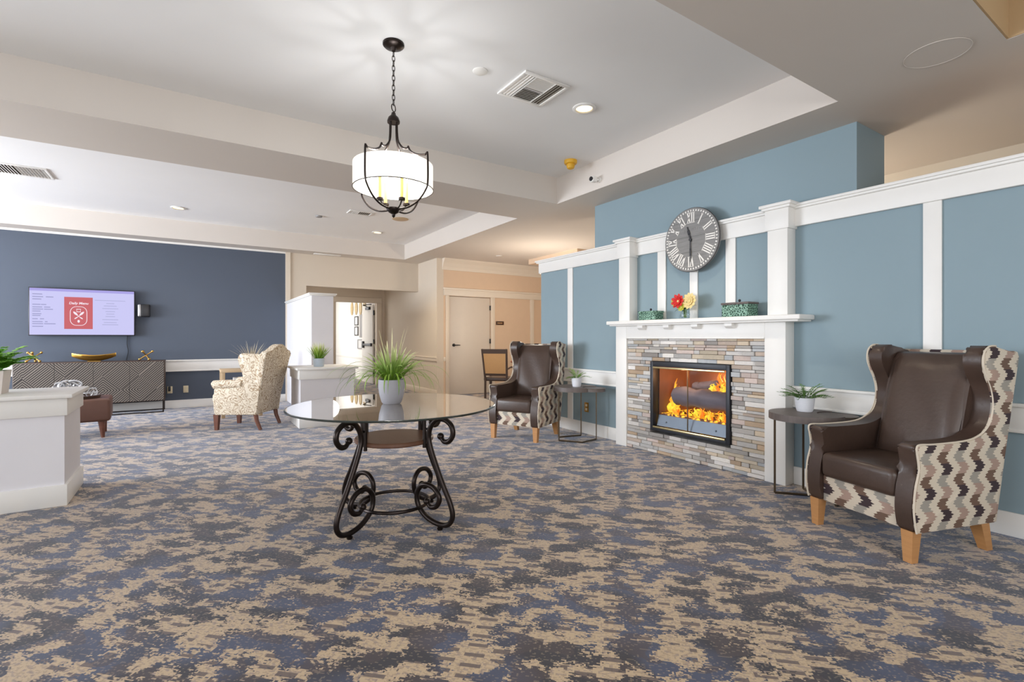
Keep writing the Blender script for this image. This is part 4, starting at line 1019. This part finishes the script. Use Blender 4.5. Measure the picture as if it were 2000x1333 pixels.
for sx in (-1, 1):
    for sy in (-1, 1):
        b = MB(); b.box(sx*.25-.025, sx*.25+.025, sy*.22-.025, sy*.22+.025, 0, .68, .003); b.build('leg', M['tan'], et)
b = MB(); b.box(-.15, .16, -.11, .11, 0, .05, .006); tag(b.build('white_box', M['white'], loc=(.70, 8.62, .5405)), 'white flat box on the shelf of the tan end table', 'box')
pot_plant('potted_grass', 'dried spiky grass behind the back of the cream wing chair', (.80, 8.70, .7205), [(0, 0), (.06, 0), (.085, .12), (.078, .12), (0, .09)], M['pot'], fol_tuft(14, 46, .24, .40, .010, .1, .95, .3, .03), M['dry'], (.074, .1))

# ------------------------------------------------------------------ ceiling things
def downlight(x, y, z, label, e):
    t = thing('ceiling_downlight', label, 'light', (x, y, z), 0, 'recessed ceiling downlights')
    b = MB(); b.lathe([(.066, -.004), (.066, 0), (.098, 0), (.098, -.006), (.09, -.012), (.072, -.012)], 40, cap=False); b.build('trim_ring', M['white'], t)
    b = MB(); b.lathe([(0, -.003), (.068, -.003), (.068, -.0005), (0, -.0005)], 32); b.build('lens', M['lens'], t)
    light('downlight_beam', 'SPOT', (x, y, z-.03), e, (1, .86, .66), rot=(0, 0, 0), size=.05, spot_size=R(120), spot_blend=.7)
downlight(2.795, 3.16, 3.149, 'lit recessed downlight right of the ceiling vent near the chandelier', 45)
downlight(-.15, 8.86, 3.139, 'lit recessed downlight in the far ceiling above the navy wall', 30)
downlight(2.875, 8.92, 3.139, 'lit recessed downlight in the far ceiling near the hall opening', 135)
def vent(x, y, z, w, d, label, style):
    t = thing('ceiling_vent', label, 'vent', (x, y, z), 0, 'white ceiling air vents')
    b = MB(); e = .028; zz = -.014
    for x0, x1, y0, y1 in ((-w/2, w/2, -d/2, -d/2+e), (-w/2, w/2, d/2-e, d/2), (-w/2, -w/2+e, -d/2+e, d/2-e), (w/2-e, w/2, -d/2+e, d/2-e)): b.box(x0, x1, y0, y1, zz, 0, .003)
    b.build('frame', M['white'], t)
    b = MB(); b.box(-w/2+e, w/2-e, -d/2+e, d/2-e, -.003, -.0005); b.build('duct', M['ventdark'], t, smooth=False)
    b = MB()
    iw, idp = w/2-e, d/2-e
    def sl_x(x0, x1, y, sg): b.hexa([(x0, y-.002, -.012), (x1, y-.002, -.012), (x1, y+.002, -.012), (x0, y+.002, -.012)], [(x0, y-.002+sg*.012, -.003), (x1, y-.002+sg*.012, -.003), (x1, y+.002+sg*.012, -.003), (x0, y+.002+sg*.012, -.003)])
    def sl_y(y0, y1, xx, sg): b.hexa([(xx-.002, y0, -.012), (xx+.002, y0, -.012), (xx+.002, y1, -.012), (xx-.002, y1, -.012)], [(xx-.002+sg*.012, y0, -.003), (xx+.002+sg*.012, y0, -.003), (xx+.002+sg*.012, y1, -.003), (xx-.002+sg*.012, y1, -.003)])
    if style == 0:
        k = iw*.50
        for i in range(3): sl_y(-idp, idp, -iw+.02+i*.026, -1); sl_y(-idp, idp, iw-.02-i*.026, 1)
        b.box(-k-.004, -k+.004, -idp, idp, -.013, -.002); b.box(k-.004, k+.004, -idp, idp, -.013, -.002); b.box(-k, k, -.004, .004, -.013, -.002)
        for i in range(7): sl_x(-k, k, .02+i*.022, 1); sl_x(-k, k, -.02-i*.022, -1)
    else:
        nn = int(2*iw/.028)
        for i in range(nn): sl_y(-idp, idp, -iw+.014+i*.028, -1 if i < nn/2 else 1)
    b.build('louvers', M['white'], t, smooth=False)
vent(2.25, 3.14, 3.1495, .42, .40, 'square white ceiling vent beside the chandelier', 0)
vent(-1.68, 7.86, 3.1395, .60, .44, 'white ceiling vent at the left edge of the photo', 1)
vent(2.20, 7.66, 3.1395, .36, .22, 'small white ceiling vent below the chandelier in the far tray', 1)
vent(2.24, 10.02, CZ-.0005, .5, .1, 'narrow ceiling vent strip above the hall opening', 1)
def disc(name, label, cat, loc, r, h, m, group=None):
    b = MB(); b.lathe([(0, 0), (r, 0), (r, -h*.5), (r*.9, -h), (0, -h)], 40); return tag(b.build(name, m, loc=loc), label, cat, group)
disc('sprinkler_cover', 'round white sprinkler cover on ceiling between chandelier and vent', 'sprinkler', (1.773, 3.139, 3.1495), .055, .008, M['white'])
disc('sprinkler_cover', 'small dark sprinkler head in the far tray ceiling', 'sprinkler', (1.713, 8.232, 3.1395), .05, .02, M['frame_grey'])
disc('sprinkler_cover', 'small round sprinkler on the side room ceiling before the plain door', 'sprinkler', (5.13, 8.32, CZ-.0005), .06, .015, M['soffit'])
disc('ceiling_speaker', 'tan round ceiling speaker in the far tray beside the small vent', 'speaker', (2.868, 7.718, 3.1395), .13, .01, M['tan'])
b = MB(); b.tube([(.15*math.cos(2*PI*i/48), .15*math.sin(2*PI*i/48), 0) for i in range(48)], .0018, 6, closed=True); b.lathe([(0, .0), (.148, 0), (.148, .003), (0, .003)], 48)
tag(b.build('ceiling_speaker', M['soffit'], loc=(3.575, 1.03, CZ-.0032)), 'flush round ceiling speaker at the upper right', 'speaker')
sm = thing('smoke_detector', 'yellow covered smoke detector on the ceiling left of the security camera', 'smoke detector', (3.50, 4.18, 3.1495))
b = MB(); b.lathe([(0, 0), (.07, 0), (.07, -.03), (.062, -.04), (0, -.04)], 32); b.build('base', M['yellow'], sm)
b = MB(); b.lathe([(.045, -.04), (.045, -.065), (.038, -.085), (.02, -.095), (0, -.095)], 24); b.build('cover', M['yellow'], sm)
sc_ = thing('security_camera', 'white and black security camera on the tray side beside the smoke detector', 'camera', (3.737, 3.97, 2.92))
b = MB(); b.cyl((0, 0, 0), (-.02, 0, 0), .03, n=20); b.cyl((-.02, 0, 0), (-.05, .02, 0), .014); b.build('mount', M['white'], sc_)
b = MB(); b.box(-.11, -.045, -.01, .045, -.032, .032, .012, 3); b.build('body', M['white'], sc_)
b = MB(); b.cyl((-.105, .0175, 0), (-.118, .0175, 0), .024, n=20); b.build('lens', M['blackpl'], sc_)
